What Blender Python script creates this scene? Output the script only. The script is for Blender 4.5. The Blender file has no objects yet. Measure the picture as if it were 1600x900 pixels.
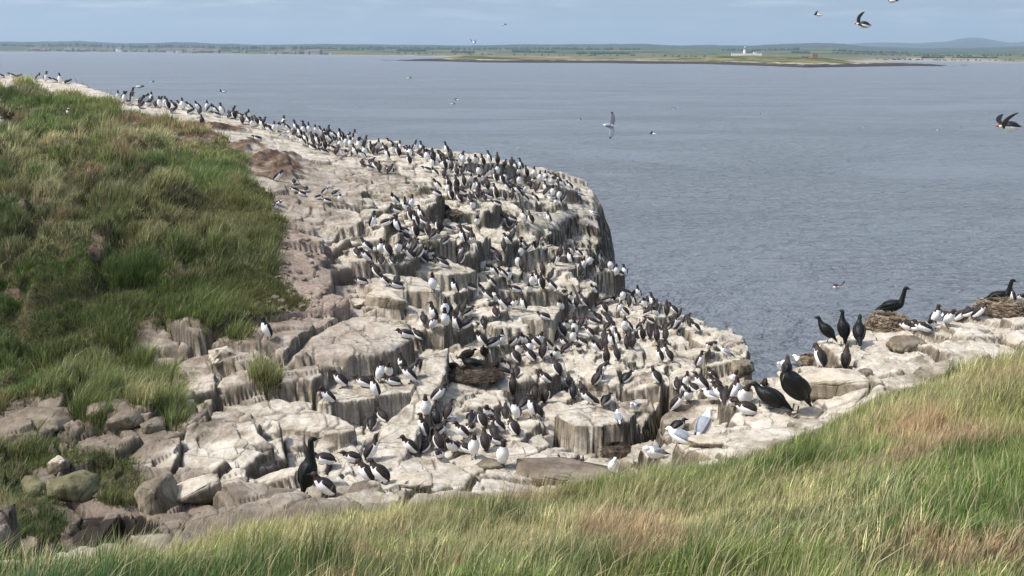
import bpy, bmesh, math, random
import numpy as np
from mathutils import Vector, Matrix, Euler

C = bpy.context.scene
COL = C.collection
rad = math.radians

# ------------------------------------------------------------------ camera
CAM_H = 14.0            # eye above the sea
FPX = 1555.0            # focal length in pixels of a 1600 px wide frame
PITCH = rad(13.49); ROLL = rad(0.286)
cam_d = bpy.data.cameras.new('camera'); cam = bpy.data.objects.new('camera', cam_d); COL.objects.link(cam)
cam_d.sensor_width = 36.0; cam_d.lens = FPX / 1600 * 36
cam_d.clip_start = 0.1; cam_d.clip_end = 80000
RM = Matrix.Rotation(math.pi/2 - PITCH, 3, 'X') @ Matrix.Rotation(ROLL, 3, 'Z')
cam.matrix_world = Matrix.Translation((0, 0, CAM_H)) @ RM.to_4x4()
C.camera = cam

# ------------------------------------------------------------------ sky and sun
SUN_EL = rad(55); SUN_AZ = rad(-108)       # azimuth from the view direction (+Y), negative = left
w = bpy.data.worlds.new('World'); C.world = w; w.use_nodes = True
nt = w.node_tree; nt.nodes.clear()
sky = nt.nodes.new('ShaderNodeTexSky'); sky.sky_type = 'NISHITA'; sky.sun_disc = False
sky.sun_elevation = SUN_EL; sky.sun_rotation = SUN_AZ
sky.air_density = 1.0; sky.dust_density = 3.4; sky.ozone_density = 2.0; sky.altitude = 10
bg = nt.nodes.new('ShaderNodeBackground'); bg.inputs[1].default_value = 0.128
wo = nt.nodes.new('ShaderNodeOutputWorld')
tcw = nt.nodes.new('ShaderNodeTexCoord'); mpw = nt.nodes.new('ShaderNodeMapping'); mpw.inputs['Scale'].default_value = (9, 9, 70)
nzw = nt.nodes.new('ShaderNodeTexNoise'); nzw.inputs['Scale'].default_value = 1.6; nzw.inputs['Detail'].default_value = 5
rpw = nt.nodes.new('ShaderNodeMapRange'); rpw.inputs[1].default_value = .50; rpw.inputs[2].default_value = .78; rpw.inputs[3].default_value = 0; rpw.inputs[4].default_value = .55
mxw = nt.nodes.new('ShaderNodeMixRGB'); mxw.inputs[2].default_value = (8.5, 8.6, 8.8, 1)
L = nt.links.new
L(tcw.outputs['Generated'], mpw.inputs[0]); L(mpw.outputs[0], nzw.inputs['Vector']); L(nzw.outputs[0], rpw.inputs[0])
L(rpw.outputs[0], mxw.inputs[0]); L(sky.outputs[0], mxw.inputs[1]); L(mxw.outputs[0], bg.inputs[0]); L(bg.outputs[0], wo.inputs[0])
sd = bpy.data.lights.new('sun', 'SUN'); sd.energy = 2.75; sd.angle = rad(3.0); sd.color = (1, .965, .92)
so = bpy.data.objects.new('sun', sd); COL.objects.link(so)
sdir = Vector((math.cos(SUN_EL)*math.sin(SUN_AZ), math.cos(SUN_EL)*math.cos(SUN_AZ), math.sin(SUN_EL)))
so.rotation_euler = sdir.to_track_quat('Z', 'Y').to_euler(); so.location = sdir*100
C.view_settings.view_transform = 'Standard'; C.view_settings.look = 'None'
C.view_settings.exposure = 0.66; C.view_settings.gamma = 1.0
try: C.view_settings.use_curve_mapping = False
except Exception: pass
C.cycles.max_bounces = 6; C.cycles.volume_bounces = 0; C.cycles.diffuse_bounces = 3
C.cycles.use_denoising = True

# ------------------------------------------------------------------ helpers
RMn = np.array(RM)
def ray(px, py):
    v = RMn @ np.array([(px-800)/FPX, (450-py)/FPX, -1.0])
    return v[0]/v[1], v[2]/v[1]                 # sideways and upward per metre of depth
def P(px, py, D):
    t, s = ray(px, py)
    return (D*t, D, CAM_H + D*s)
def proj(x, y, z):
    v = np.stack([x, y, z-CAM_H]); l = RMn.T @ v.reshape(3, -1)
    return (800 - FPX*l[0]/l[2]).reshape(np.shape(x)), (450 + FPX*l[1]/l[2]).reshape(np.shape(x))

def hsh(i, j, k=0):
    h = (i.astype(np.int64)*374761393 + j.astype(np.int64)*668265263 + np.int64(k)*2147483647*31) & 0x7fffffff
    h = ((h ^ (h >> 13))*1274126177) & 0x7fffffff
    h = ((h ^ (h >> 16))*1911520717) & 0x7fffffff
    return ((h ^ (h >> 15)) & 0xfffff)/1048575.0
def vnoise(x, y, k=0):
    i = np.floor(x); j = np.floor(y); fx = x-i; fy = y-j
    fx = fx*fx*fx*(fx*(fx*6-15)+10); fy = fy*fy*fy*(fy*(fy*6-15)+10)
    a = hsh(i, j, k); b = hsh(i+1, j, k); c = hsh(i, j+1, k); d = hsh(i+1, j+1, k)
    return ((a*(1-fx)+b*fx)*(1-fy) + (c*(1-fx)+d*fx)*fy)*2-1
def fbm(x, y, k=0, o=4):
    r = 0; a = 1.0; t = 0
    for q in range(o):
        c, s = math.cos(.7*q+.3), math.sin(.7*q+.3)
        r = r + a*vnoise((c*x-s*y)*2**q, (s*x+c*y)*2**q, k+q*17); t += a; a *= .5
    return r/t
def sstep(a, b, x):
    q = np.clip((x-a)/(b-a), 0, 1); return q*q*(3-2*q)

def tag(o, label=None, cat=None, group=None, kind=None):
    if label: o['label'] = label
    if cat: o['category'] = cat
    if group: o['group'] = group
    if kind: o['kind'] = kind
    return o
def npmesh(name, verts, faces, mats, mi=None, smooth=True, cols=None):
    """verts (N,3); faces list of arrays (all quads / tris given as (M,k))"""
    me = bpy.data.meshes.new(name)
    verts = np.asarray(verts, np.float32)
    me.vertices.add(len(verts)); me.vertices.foreach_set('co', verts.ravel())
    fl = faces if isinstance(faces, list) else [faces]
    loops = np.concatenate([f.ravel() for f in fl]).astype(np.int32)
    cnt = np.concatenate([np.full(len(f), f.shape[1], np.int32) for f in fl])
    st = np.concatenate([[0], np.cumsum(cnt)[:-1]]).astype(np.int32)
    me.loops.add(len(loops)); me.loops.foreach_set('vertex_index', loops)
    me.polygons.add(len(cnt)); me.polygons.foreach_set('loop_start', st); me.polygons.foreach_set('loop_total', cnt)
    for m in mats: me.materials.append(m)
    if mi is not None: me.polygons.foreach_set('material_index', np.asarray(mi, np.int32))
    me.polygons.foreach_set('use_smooth', np.full(len(cnt), smooth))
    if cols:
        for nm, c in cols.items():
            at = me.color_attributes.new(nm, 'FLOAT_COLOR', 'POINT')
            at.data.foreach_set('color', np.asarray(c, np.float32).ravel())
    me.update(calc_edges=True)
    return me
def mkobj(name, me, parent=None):
    o = bpy.data.objects.new(name, me); COL.objects.link(o)
    if parent: o.parent = parent
    return o

# ------------------------------------------------------------------ materials
def newmat(name):
    m = bpy.data.materials.new(name); m.use_nodes = True; n = m.node_tree
    b = n.nodes['Principled BSDF']; return m, n, b
class N:                                   # tiny node-graph helper
    def __init__(s, n): s.n = n
    def tex(s, kind='Object'):
        return s.n.nodes.new('ShaderNodeTexCoord').outputs[kind]
    def mapp(s, v, scale=(1,1,1), rot=(0,0,0)):
        m = s.n.nodes.new('ShaderNodeMapping'); m.inputs['Scale'].default_value = scale; m.inputs['Rotation'].default_value = rot
        s.n.links.new(v, m.inputs[0]); return m.outputs[0]
    def noise(s, v, scale, detail=4, rough=.55, dist=0):
        m = s.n.nodes.new('ShaderNodeTexNoise'); m.inputs['Scale'].default_value = scale
        m.inputs['Detail'].default_value = detail; m.inputs['Roughness'].default_value = rough; m.inputs['Distortion'].default_value = dist
        s.n.links.new(v, m.inputs['Vector']); return m.outputs[0]
    def vor(s, v, scale, feat='DISTANCE_TO_EDGE', out=0):
        m = s.n.nodes.new('ShaderNodeTexVoronoi'); m.feature = feat; m.inputs['Scale'].default_value = scale
        s.n.links.new(v, m.inputs['Vector']); return m.outputs[out]
    def mr(s, v, a, b, c=0., d=1.):
        m = s.n.nodes.new('ShaderNodeMapRange'); m.interpolation_type = 'SMOOTHSTEP'
        for i, q in enumerate((a, b, c, d)): m.inputs[i+1].default_value = q
        s.n.links.new(v, m.inputs[0]); return m.outputs[0]
    def mix(s, f, a, b, mode='MIX'):
        m = s.n.nodes.new('ShaderNodeMixRGB'); m.blend_type = mode
        for i, q in enumerate((f, a, b)):
            if isinstance(q, (int, float)): m.inputs[i].default_value = q
            elif isinstance(q, tuple): m.inputs[i].default_value = q if len(q) == 4 else q+(1,)
            else: s.n.links.new(q, m.inputs[i])
        return m.outputs[0]
    def math(s, op, a, b=0.):
        m = s.n.nodes.new('ShaderNodeMath'); m.operation = op
        for i, q in enumerate((a, b)):
            if isinstance(q, (int, float)): m.inputs[i].default_value = q
            else: s.n.links.new(q, m.inputs[i])
        return m.outputs[0]
    def attr(s, nm):
        m = s.n.nodes.new('ShaderNodeAttribute'); m.attribute_name = nm; return m
    def sep(s, v):
        m = s.n.nodes.new('ShaderNodeSeparateXYZ'); s.n.links.new(v, m.inputs[0]); return m.outputs
    def bump(s, h, strength, dist, nrm=None):
        m = s.n.nodes.new('ShaderNodeBump'); m.inputs['Strength'].default_value = strength; m.inputs['Distance'].default_value = dist
        s.n.links.new(h, m.inputs['Height'])
        if nrm is not None: s.n.links.new(nrm, m.inputs['Normal'])
        return m.outputs[0]
    def link(s, a, b): s.n.links.new(a, b)

def rock_material(name, use_mask=True, tint=(1, 1, 1), guano=.7):
    m, n, b = newmat(name); g = N(n)
    co = g.tex('Object')
    geo = n.nodes.new('ShaderNodeNewGeometry'); nz = g.sep(geo.outputs['Normal'])[2]
    big = g.noise(co, .55, 5, .6); mid = g.noise(co, 2.6, 6, .65); fine = g.noise(co, 14, 5, .7)
    st = g.noise(g.mapp(co, (9, 9, 1.3)), 1.0, 6, .65, .5)           # runs of guano down a face
    st2 = g.noise(g.mapp(co, (26, 26, 1.6)), 1.0, 4, .65)
    if use_mask:
        mk = g.attr('mask'); r_, g_, b_ = g.sep(mk.outputs['Vector'])[:3]
    t = lambda c: tuple(c[i]*tint[i] for i in range(3))
    bare = g.mix(g.mr(mid, .3, .7), t((.11, .088, .066)), t((.25, .205, .155)))
    bare = g.mix(g.math('MULTIPLY', g.mr(big, .4, .7), .5), bare, t((.168, .142, .115)))
    whitec = g.mix(g.mr(mid, .35, .65), t((.37, .325, .25)), t((.56, .515, .43)))
    splash = g.mr(fine, .52, .62); whitec = g.mix(g.math('MULTIPLY', splash, .35), whitec, (.68, .66, .60))
    dirt = g.mr(g.noise(co, 5.5, 6, .7), .52, .68)
    whitec = g.mix(g.math('MULTIPLY', dirt, .55), whitec, t((.185, .14, .095)))
    amt = g.math('MULTIPLY', g.mr(g.math('ADD', big, g.math('MULTIPLY', mid, .5)), .45, .85), 1.0)
    cover = g.math('MULTIPLY', g.math('ADD', .45, amt), r_ if use_mask else guano)
    top = g.mix(g.mr(cover, .22, 1.05), bare, whitec)
    side = g.mix(g.mr(st, .32, .62), t((.125, .104, .076)), t((.28, .238, .172)))
    stk = g.math('MULTIPLY', g.mr(st2, .48, .66), g.mr(st, .42, .6))
    side = g.mix(g.math('MULTIPLY', stk, g.math('MULTIPLY', r_, .55) if use_mask else .3), side, (.46, .43, .36))
    upf = g.mr(g.math('ADD', nz, g.math('MULTIPLY', g.math('SUBTRACT', mid, .5), .5)), .42, .80)
    col = g.mix(upf, side, top)
    lich = g.mr(g.noise(co, 1.7, 5, .65), .56, .66)
    if use_mask:
        soil = g.mix(g.mr(fine, .35, .65), (.20, .148, .115), (.34, .27, .215))
        soil = g.mix(g.mr(mid, .5, .75), soil, (.40, .345, .29))
        pt = g.mix(g.mr(mid, .35, .65), (.060, .040, .028), (.19, .13, .09)); soil = g.mix(g.attr('peat').outputs['Fac'], soil, pt)
        th = g.mix(g.mr(fine, .35, .65), (.030, .034, .014), (.085, .070, .032)); soil = g.mix(g.attr('turf').outputs['Fac'], soil, th)
        col = g.mix(g_, col, soil)
        col = g.mix(g.math('MULTIPLY', lich, g.math('MULTIPLY', b_, .8)), col, (.085, .09, .045))
    else:
        col = g.mix(g.math('MULTIPLY', lich, .45), col, (.12, .12, .07))
    if use_mask:
        stn_shade = g.attr('stain_shade').outputs['Fac']
        col = g.mix(g.math('MULTIPLY', g.math('MULTIPLY', stn_shade, g.mr(st, .62, .42)), g.math('SUBTRACT', 1.0, g.math('MULTIPLY', upf, .8))), col, (.022, .019, .014))
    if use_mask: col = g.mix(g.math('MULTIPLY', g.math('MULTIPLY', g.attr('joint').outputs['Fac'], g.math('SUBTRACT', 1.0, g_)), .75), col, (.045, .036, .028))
    if use_mask: col = g.mix(g.math('MULTIPLY', g.mr(stn_shade, 1.2, 2.4), .9), col, (.020, .016, .012))  # paints the shade of the gully hollow nearly black
    # thin joints across the faces and tops
    wob = g.mix(.06, co, n.nodes[-1].outputs[0] if False else co)
    ck = g.vor(g.mapp(co, (.8, 1.0, 1.5), (.2, .1, .4)), 1.15)
    crack = g.mr(ck, .0, .018, 1., 0.)
    crack = g.math('MULTIPLY', crack, g.mr(big, .45, .6)); col = g.mix(g.math('MULTIPLY', crack, .4), col, (.06, .05, .038))
    g.link(col, b.inputs['Base Color']); b.inputs['Roughness'].default_value = .92
    b.inputs['Specular IOR Level'].default_value = .2
    bp = g.bump(fine, .6, .03); bp = g.bump(mid, .35, .06, bp); bp = g.bump(g.math('SUBTRACT', 1., crack), .5, .04, bp)
    g.link(bp, b.inputs['Normal'])
    return m
M = {}
M['rock'] = rock_material('bedrock_with_guano')
M['boulder'] = rock_material('loose_boulder', False, (.95, .95, .92), .3)
M['boulder_green'] = rock_material('mossy_boulder', False, (.80, .90, .66), .25)
M['boulder_white'] = rock_material('guano_boulder', False, (1.05, 1.03, 1.0), 1.0)

def plain(name, c, rough=.6, var=.25, scale=30, spec=.3, bump=.0):
    m, n, b = newmat(name); g = N(n); co = g.tex('Object')
    nn = g.noise(co, scale, 4, .6)
    lo = tuple(q*(1-var) for q in c); hi = tuple(min(1, q*(1+var)) for q in c)
    g.link(g.mix(g.mr(nn, .3, .7), lo, hi), b.inputs['Base Color'])
    b.inputs['Roughness'].default_value = rough; b.inputs['Specular IOR Level'].default_value = spec
    if bump: g.link(g.bump(nn, bump, .01), b.inputs['Normal'])
    return m
M['brown'] = plain('sooty_brown_plumage', (.028, .021, .018), .6, .45, 22)
M['brownface'] = plain('chocolate_brown_plumage', (.036, .024, .019), .65, .3, 40)
M['black'] = plain('black_plumage', (.013, .012, .012), .5, .4, 22)
M['shag'] = plain('glossy_greenish_black_plumage', (.007, .008, .0075), .5, .5, 60, .25, .3)
M['chick'] = plain('dusky_brown_down', (.026, .020, .017), .9, .3, 80, .1, .5)
M['white'] = plain('white_plumage', (.86, .85, .83), .75, .06, 18)
M['underwing'] = plain('dusky_underwing', (.085, .075, .07), .7, .2, 30)
M['grey'] = plain('pale_grey_plumage', (.27, .29, .33), .7, .12, 25)
M['bill_dark'] = plain('dark_horn', (.02, .018, .017), .35)
M['bill_yellow'] = plain('yellow_horn', (.36, .31, .12), .4)
M['bill_grey'] = plain('dull_greyish_horn', (.13, .12, .07), .4)
M['bill_orange'] = plain('orange_red_horn', (.75, .17, .05), .4)
M['foot_dark'] = plain('dark_webbed_skin', (.05, .042, .035), .5)
M['foot_orange'] = plain('orange_webbed_skin', (.72, .20, .05), .5)
M['twig'] = plain('dry_stalks_and_seaweed', (.25, .195, .135), .9, .6, 9, .1, .4)
M['twig_dark'] = plain('dark_wet_stalks', (.07, .055, .042), .9, .6, 9, .1, .4)
M['leaf'] = plain('fresh_green_leaves', (.09, .16, .03), .6)

def grass_material(name, transl=.35):
    m, n, b = newmat(name); g = N(n)
    a = g.attr('tint')
    g.link(a.outputs['Color'], b.inputs['Base Color']); b.inputs['Roughness'].default_value = .6; b.inputs['Specular IOR Level'].default_value = .25
    tr = n.nodes.new('ShaderNodeBsdfTranslucent'); g.link(a.outputs['Color'], tr.inputs['Color'])
    mx = n.nodes.new('ShaderNodeMixShader'); mx.inputs[0].default_value = transl
    out = n.nodes['Material Output']
    g.link(b.outputs[0], mx.inputs[1]); g.link(tr.outputs[0], mx.inputs[2]); g.link(mx.outputs[0], out.inputs[0])
    return m
M['grass'] = grass_material('tussock_grass_blades')

# ------------------------------------------------------------------ the land: control points (px, py, depth, blockiness, guano, soil)
CP = [
 # foreground turf
 (-150,900,4.6,0,0,0),(0,900,4.5,0,0,0),(400,900,4.35,0,0,0),(800,900,4.3,0,0,0),(1200,900,4.1,0,0,0),(1600,900,4.0,0,0,0),(1800,900,4,0,0,0),
 (400,850,5.6,0,0,0),(800,840,5.8,0,0,0),(1200,800,6.3,0,0,0),(1600,760,6.3,0,0,0),(1850,740,6.3,0,0,0),
 (-150,895,5.6,0,0,0),(0,885,5.9,0,0,0),(130,875,6.0,0,0,0),(240,856,6.4,0,0,0),(320,822,7.1,0,0,0),(420,805,7.5,0,0,0),(560,792,7.8,0,0,0),
 (700,776,8.1,0,0,0),(850,775,8.3,0,0,0),(950,757,8.6,0,0,0),(1050,727,9,0,0,0),(1200,714,9.3,0,0,0),(1330,682,9.6,0,0,0),
 (1390,622,10.2,0,0,0),(1470,608,10.4,0,0,0),(1600,580,10.7,0,0,0),(1850,560,10.7,0,0,0),
 # gully behind it
 (0,868,7.6,.3,.9,0),(120,862,7.9,.3,.9,0),(230,870,8.6,.5,.2,0),(180,872,9.4,.5,.1,0),(60,835,9.6,.3,.2,.3),
 (350,830,8.9,.5,.5,0),(450,815,9.6,.5,.6,0),(560,808,10.2,.4,.7,0),(700,792,10.6,.3,.8,0),(850,790,10.6,.3,.8,0),
 (960,800,11.2,.5,.8,0),(1010,790,13,.6,.5,0),(1040,730,11.4,.3,.9,0),(1120,705,11.8,.3,.9,0),(1250,680,12,.3,.8,0),(1400,620,12.6,.3,.7,0),(1600,600,13,.3,.5,0),
 (1850,590,13,.3,.5,0),
 # lower left rocks
 (40,780,11.3,.5,.3,.2),(110,800,10.8,.5,.2,.2),(200,760,11.2,.4,.2,.5),(290,770,11.2,.6,.5,0),(270,820,10.4,.6,.2,0),
 (-150,700,13,.3,.2,0),(0,720,12.8,.3,.2,.1),(60,660,14,.6,.6,0),(120,690,13.2,.6,.4,0),(190,690,13.3,.7,.4,0),(200,640,14.7,.7,.5,0),
 (290,700,13.4,.7,.7,0),(300,640,15.2,.8,.7,0),(370,740,12.8,.6,.9,0),(430,760,12.2,.6,.9,0),(480,780,11.9,.5,.8,0),(560,765,12.6,.5,.8,0),
 (380,690,14.1,.7,.9,0),(450,715,14.3,.7,1,0),(540,715,14.3,.6,.9,0),(620,768,13.4,.4,.9,0),
 (300,560,17,.7,.6,.2),(250,530,17.8,.6,.5,.3),(420,530,17.2,.4,.7,.5),(360,590,16.3,.7,.7,0),(420,600,16.2,.6,.8,0),(350,530,17.2,.6,.6,.3),
 # left turf slope
 (-200,640,15,0,0,0),(0,640,14.9,0,0,0),(100,600,15.8,0,0,0),(230,610,15.6,0,.2,0),(-200,520,17.4,0,0,0),(0,520,17.3,0,0,0),(150,520,17.4,0,0,0),(330,500,18,0,0,0),
 (-200,400,20.5,0,0,0),(0,400,20.5,0,0,0),(150,400,20.6,0,0,0),(300,410,20.6,0,0,0),(420,430,20.5,0,0,.3),
 (-200,300,24.5,0,0,0),(0,300,24.5,0,0,0),(200,300,25,0,0,0),(380,310,25.5,0,0,0),
 (-200,200,32,0,0,0),(0,200,32,0,0,0),(200,230,30,0,0,0),(330,250,29.5,0,0,.2),
 (-300,105,46,0,.2,0),(-100,115,45,.1,.3,0),(0,124,44,.1,.9,0),(90,132,42,.15,.95,0),(150,150,39.5,.2,.95,0),
 (190,163,37,.2,.9,0),(300,184,36.5,.2,.9,0),(400,207,35.3,.2,.95,0),(500,238,34.5,.25,.95,0),
 (330,205,33.5,.15,.8,.2),(420,235,32,.15,.85,.3),(400,262,29.5,.1,.4,.8),(440,275,28.5,.15,.6,.4),
 # whaleback rock
 (520,275,31,.35,.75,.1),(450,300,27,.3,.8,.2),(560,300,28.6,.35,.6,.1),(640,300,29.5,.35,.8,0),(520,345,25,.3,.8,.1),(600,350,24.8,.4,.85,0),
 (600,240,34.6,.3,1,0),(700,262,34.5,.3,1,0),(780,280,34.5,.3,1,0),(860,298,35.5,.3,1,0),(700,300,32,.35,1,0),(790,315,32,.35,1,0),
 (470,330,25.8,.25,.6,.5),(450,380,22.6,.1,.2,1),(490,400,21.8,.1,.2,1),(450,440,20.7,.1,.2,1),(500,460,20.2,.15,.3,.9),(420,490,18.6,.2,.3,.9),(480,500,18.9,.25,.5,.6),
 (540,390,23.9,.5,.8,.2),(600,392,24.1,.8,.9,0),(560,430,22.3,.5,.85,.2),(540,460,21.3,.4,.8,.3),
 (690,345,28.3,.7,.9,0),(760,345,29.3,.7,1,0),(660,385,25.6,.9,1,0),(730,385,27,1,1,0),
 # colony floor
 (650,425,23.6,1,.95,0),(720,425,25,1,.95,0),(790,415,27.5,1,.95,0),(860,420,29,1,.8,0),(925,432,32.2,1,.7,0),
 (700,450,24.2,1,1,0),(800,455,25.8,1,1,0),(870,455,27.4,1,1,0),(950,450,30.2,1,1,0),(610,490,20.8,.7,.9,0),(650,492,21.2,.9,.9,0),
 (700,490,22,1,1,0),(790,505,23.6,1,1,0),(880,505,25,1,1,0),(960,500,27,1,1,0),(1030,505,27.2,.9,1,0),
 (690,535,20.3,.8,1,0),(760,540,21,.9,1,0),(830,540,22.4,.9,1,0),(900,550,22.8,.9,1,0),(1000,560,23.6,.9,1,0),(1080,560,24.5,.9,1,0),
 (1140,590,23.6,.8,1,0),(700,580,18.9,.8,.9,0),(800,590,19.4,.7,1,0),(900,590,20.2,.8,1,0),(980,610,20.3,.9,1,0),(1060,620,20.8,.9,1,0),(1120,625,21.5,.9,1,0),
 (680,690,15.8,.4,.9,0),(740,665,17.0,.4,.9,0),(800,650,17.9,.5,1,0),(860,660,17.8,.8,1,0),(665,715,15.3,.3,.9,0),(740,715,15.4,.2,.9,.1),(800,710,15.6,.3,1,0),
 (690,752,14.0,.2,.9,0),(780,752,13.9,.2,.9,0),(860,740,15.0,.4,.9,0),(920,735,16.6,.4,.8,0),(980,735,16.4,.4,.2,0),(1010,700,17.5,.6,.3,0),
 (1040,670,19,.8,.9,0),(1075,650,20,.8,.9,0),
 # right promontory
 (1060,705,12.4,.4,.95,0),(1100,685,12.8,.4,.95,0),(1180,655,13.4,.4,.95,0),(1250,645,13.4,.4,.9,0),(1190,620,14.6,.5,.9,0),
 (1215,590,16.6,.5,.9,.1),(1290,590,15.3,.5,1,0),(1300,560,16.8,.5,1,0),(1380,570,15.6,.5,.9,0),(1420,540,17,.5,.95,0),(1480,560,16,.5,.9,0),(1560,535,17,.5,.9,0),
 (1700,520,17.3,.4,.9,0),(1880,500,18,.4,.9,0),(1300,537,18,.4,1,0),(1380,508,19.2,.4,1,0),(1450,512,19,.4,1,0),(1540,497,19.5,.4,1,0),(1640,488,20,.4,1,0),(1880,470,21,.4,1,0),
]
CP = [(a, b+min(218/c, 40)*(1 if a < 1250 else .55 if a < 1400 else .0)*(c < 11.1 and s[0] == 0 and c < 10.9 and b > 559), c, *s) if c < 10.8 else (a, b, c, *s) for a, b, c, *s in CP]
cpw = np.array([P(a, b, c) for a, b, c, *_ in CP]); cpa = np.array([q[3:] for q in CP], float)
def tps_fit(xy, v, lam=.02):
    n = len(xy); d = np.linalg.norm(xy[:, None]-xy[None], axis=2)
    K = np.where(d > 0, d*d*np.log(d+1e-9), 0) + lam*np.eye(n)*n*.02
    Pm = np.hstack([np.ones((n, 1)), xy]); A = np.zeros((n+3, n+3)); A[:n, :n] = K; A[:n, n:] = Pm; A[n:, :n] = Pm.T
    return np.linalg.solve(A, np.concatenate([v, np.zeros(3)]))
def tps_eval(wt, xy, q):
    out = np.empty(len(q))
    for s in range(0, len(q), 20000):
        p = q[s:s+20000]; d = np.sqrt(((p[:, None]-xy[None])**2).sum(2))+1e-9
        out[s:s+20000] = (d*d*np.log(d)) @ wt[:-3] + wt[-3] + p @ wt[-2:]
    return out
# grid coordinates: sideways ratio t and depth Y
TMAX = .70
Ys = [3.0]
while Ys[-1] < 60:
    y = Ys[-1]
    Ys.append(y + (.06 if y < 8.5 else .024 if y < 12 else .0018*y+.002 if y < 38 else .12 if y < 47 else .6))
Ys = np.array(Ys); Ts = np.linspace(-TMAX, TMAX, 1320)
cT = np.linspace(-TMAX, TMAX, 170); cY = np.concatenate([np.arange(3, 20, .14), np.arange(20, 61, .3)])
gt, gy = np.meshgrid(cT, cY); q = np.stack([(gt*gy).ravel(), gy.ravel()], 1)
bz = tps_eval(tps_fit(cpw[:, :2], cpw[:, 2]), cpw[:, :2], q).reshape(gt.shape)
ba = []
for k in range(3):       # gaussian-weighted spread of the surface properties
    num = np.zeros(len(q)); den = np.zeros(len(q))+1e-9
    for i in range(len(cpw)):
        s = .05*cpw[i, 1]+.15
        wgt = np.exp(-((q[:, 0]-cpw[i, 0])**2+(q[:, 1]-cpw[i, 1])**2)/(2*s*s)) + 1e-6/(1+(q[:, 0]-cpw[i, 0])**2+(q[:, 1]-cpw[i, 1])**2)
        num += wgt*cpa[i, k]; den += wgt
    ba.append((num/den).reshape(gt.shape))
def bil(A, x, y):
    t = np.clip(x/y, -TMAX+1e-4, TMAX-1e-4); u = (t+TMAX)/(2*TMAX)*(len(cT)-1)
    v = np.interp(y, cY, np.arange(len(cY)))
    i = np.minimum(u.astype(int), len(cT)-2); j = np.minimum(v.astype(int), len(cY)-2); fu = u-i; fv = v-j
    return (A[j, i]*(1-fu)+A[j, i+1]*fu)*(1-fv) + (A[j+1, i]*(1-fu)+A[j+1, i+1]*fu)*fv

def blocks(x, y, size, ang, asp, k, off, tilt, follow):
    """jointed blocks: returns block-top height minus the base, distance to the joint"""
    c, s = math.cos(ang), math.sin(ang)
    wx = x + .16*size*fbm(x/size*.5, y/size*.5, k+91, 2); wy = y + .16*size*fbm(x/size*.5+9, y/size*.5, k+95, 2)
    u = (c*wx+s*wy)/size; v = (-s*wx+c*wy)/(size*asp)
    iu = np.floor(u); iv = np.floor(v)
    f1 = np.full(u.shape, 9.); f2 = np.full(u.shape, 9.); ci = np.zeros(u.shape); cj = np.zeros(u.shape)
    for du in (-1, 0, 1):
        for dv in (-1, 0, 1):
            a = iu+du; b = iv+dv
            su = a+.5+.72*(hsh(a, b, k)-.5); sv = b+.5+.72*(hsh(a, b, k+1)-.5)
            ax = np.abs(u-su); ay = np.abs(v-sv)
            d = .65*np.maximum(ax, ay)+.35*np.sqrt(ax*ax+ay*ay)
            m = d < f1
            f2 = np.where(m, f1, np.minimum(f2, d)); ci = np.where(m, a, ci); cj = np.where(m, b, cj); f1 = np.where(m, d, f1)
    su = (ci+.5+.72*(hsh(ci, cj, k)-.5))*size; sv = (cj+.5+.72*(hsh(ci, cj, k+1)-.5))*size*asp
    sx = c*su-s*sv; sy = s*su+c*sv
    sy = np.maximum(sy, 3.2)
    zc = bil(bz, sx, sy); z0 = bil(bz, x, y)
    h = (zc-z0)*(1-follow) + off*(hsh(ci, cj, k+2)-.5)*2 + tilt*((hsh(ci, cj, k+3)-.5)*2*(x-sx) + ((hsh(ci, cj, k+4)-.35)*2)*(y-sy))
    return h, (f2-f1)*size

def polysdf(x, y, poly):
    """signed distance, positive inside"""
    n = len(poly); d = np.full(x.shape, 1e9); ins = np.zeros(x.shape, bool)
    for i in range(n):
        ax, ay = poly[i]; bx, by = poly[(i+1) % n]
        ex, ey = bx-ax, by-ay; wx, wy = x-ax, y-ay
        h = np.clip((wx*ex+wy*ey)/(ex*ex+ey*ey+1e-12), 0, 1)
        d = np.minimum(d, (wx-ex*h)**2+(wy-ey*h)**2)
        c = ((ay <= y) & (by > y)) | ((by <= y) & (ay > y))
        xi = ax + (y-ay)/(ey if abs(ey) > 1e-9 else 1e-9)*ex
        ins ^= c & (x < xi)
    d = np.sqrt(d); return np.where(ins, d, -d)

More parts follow.
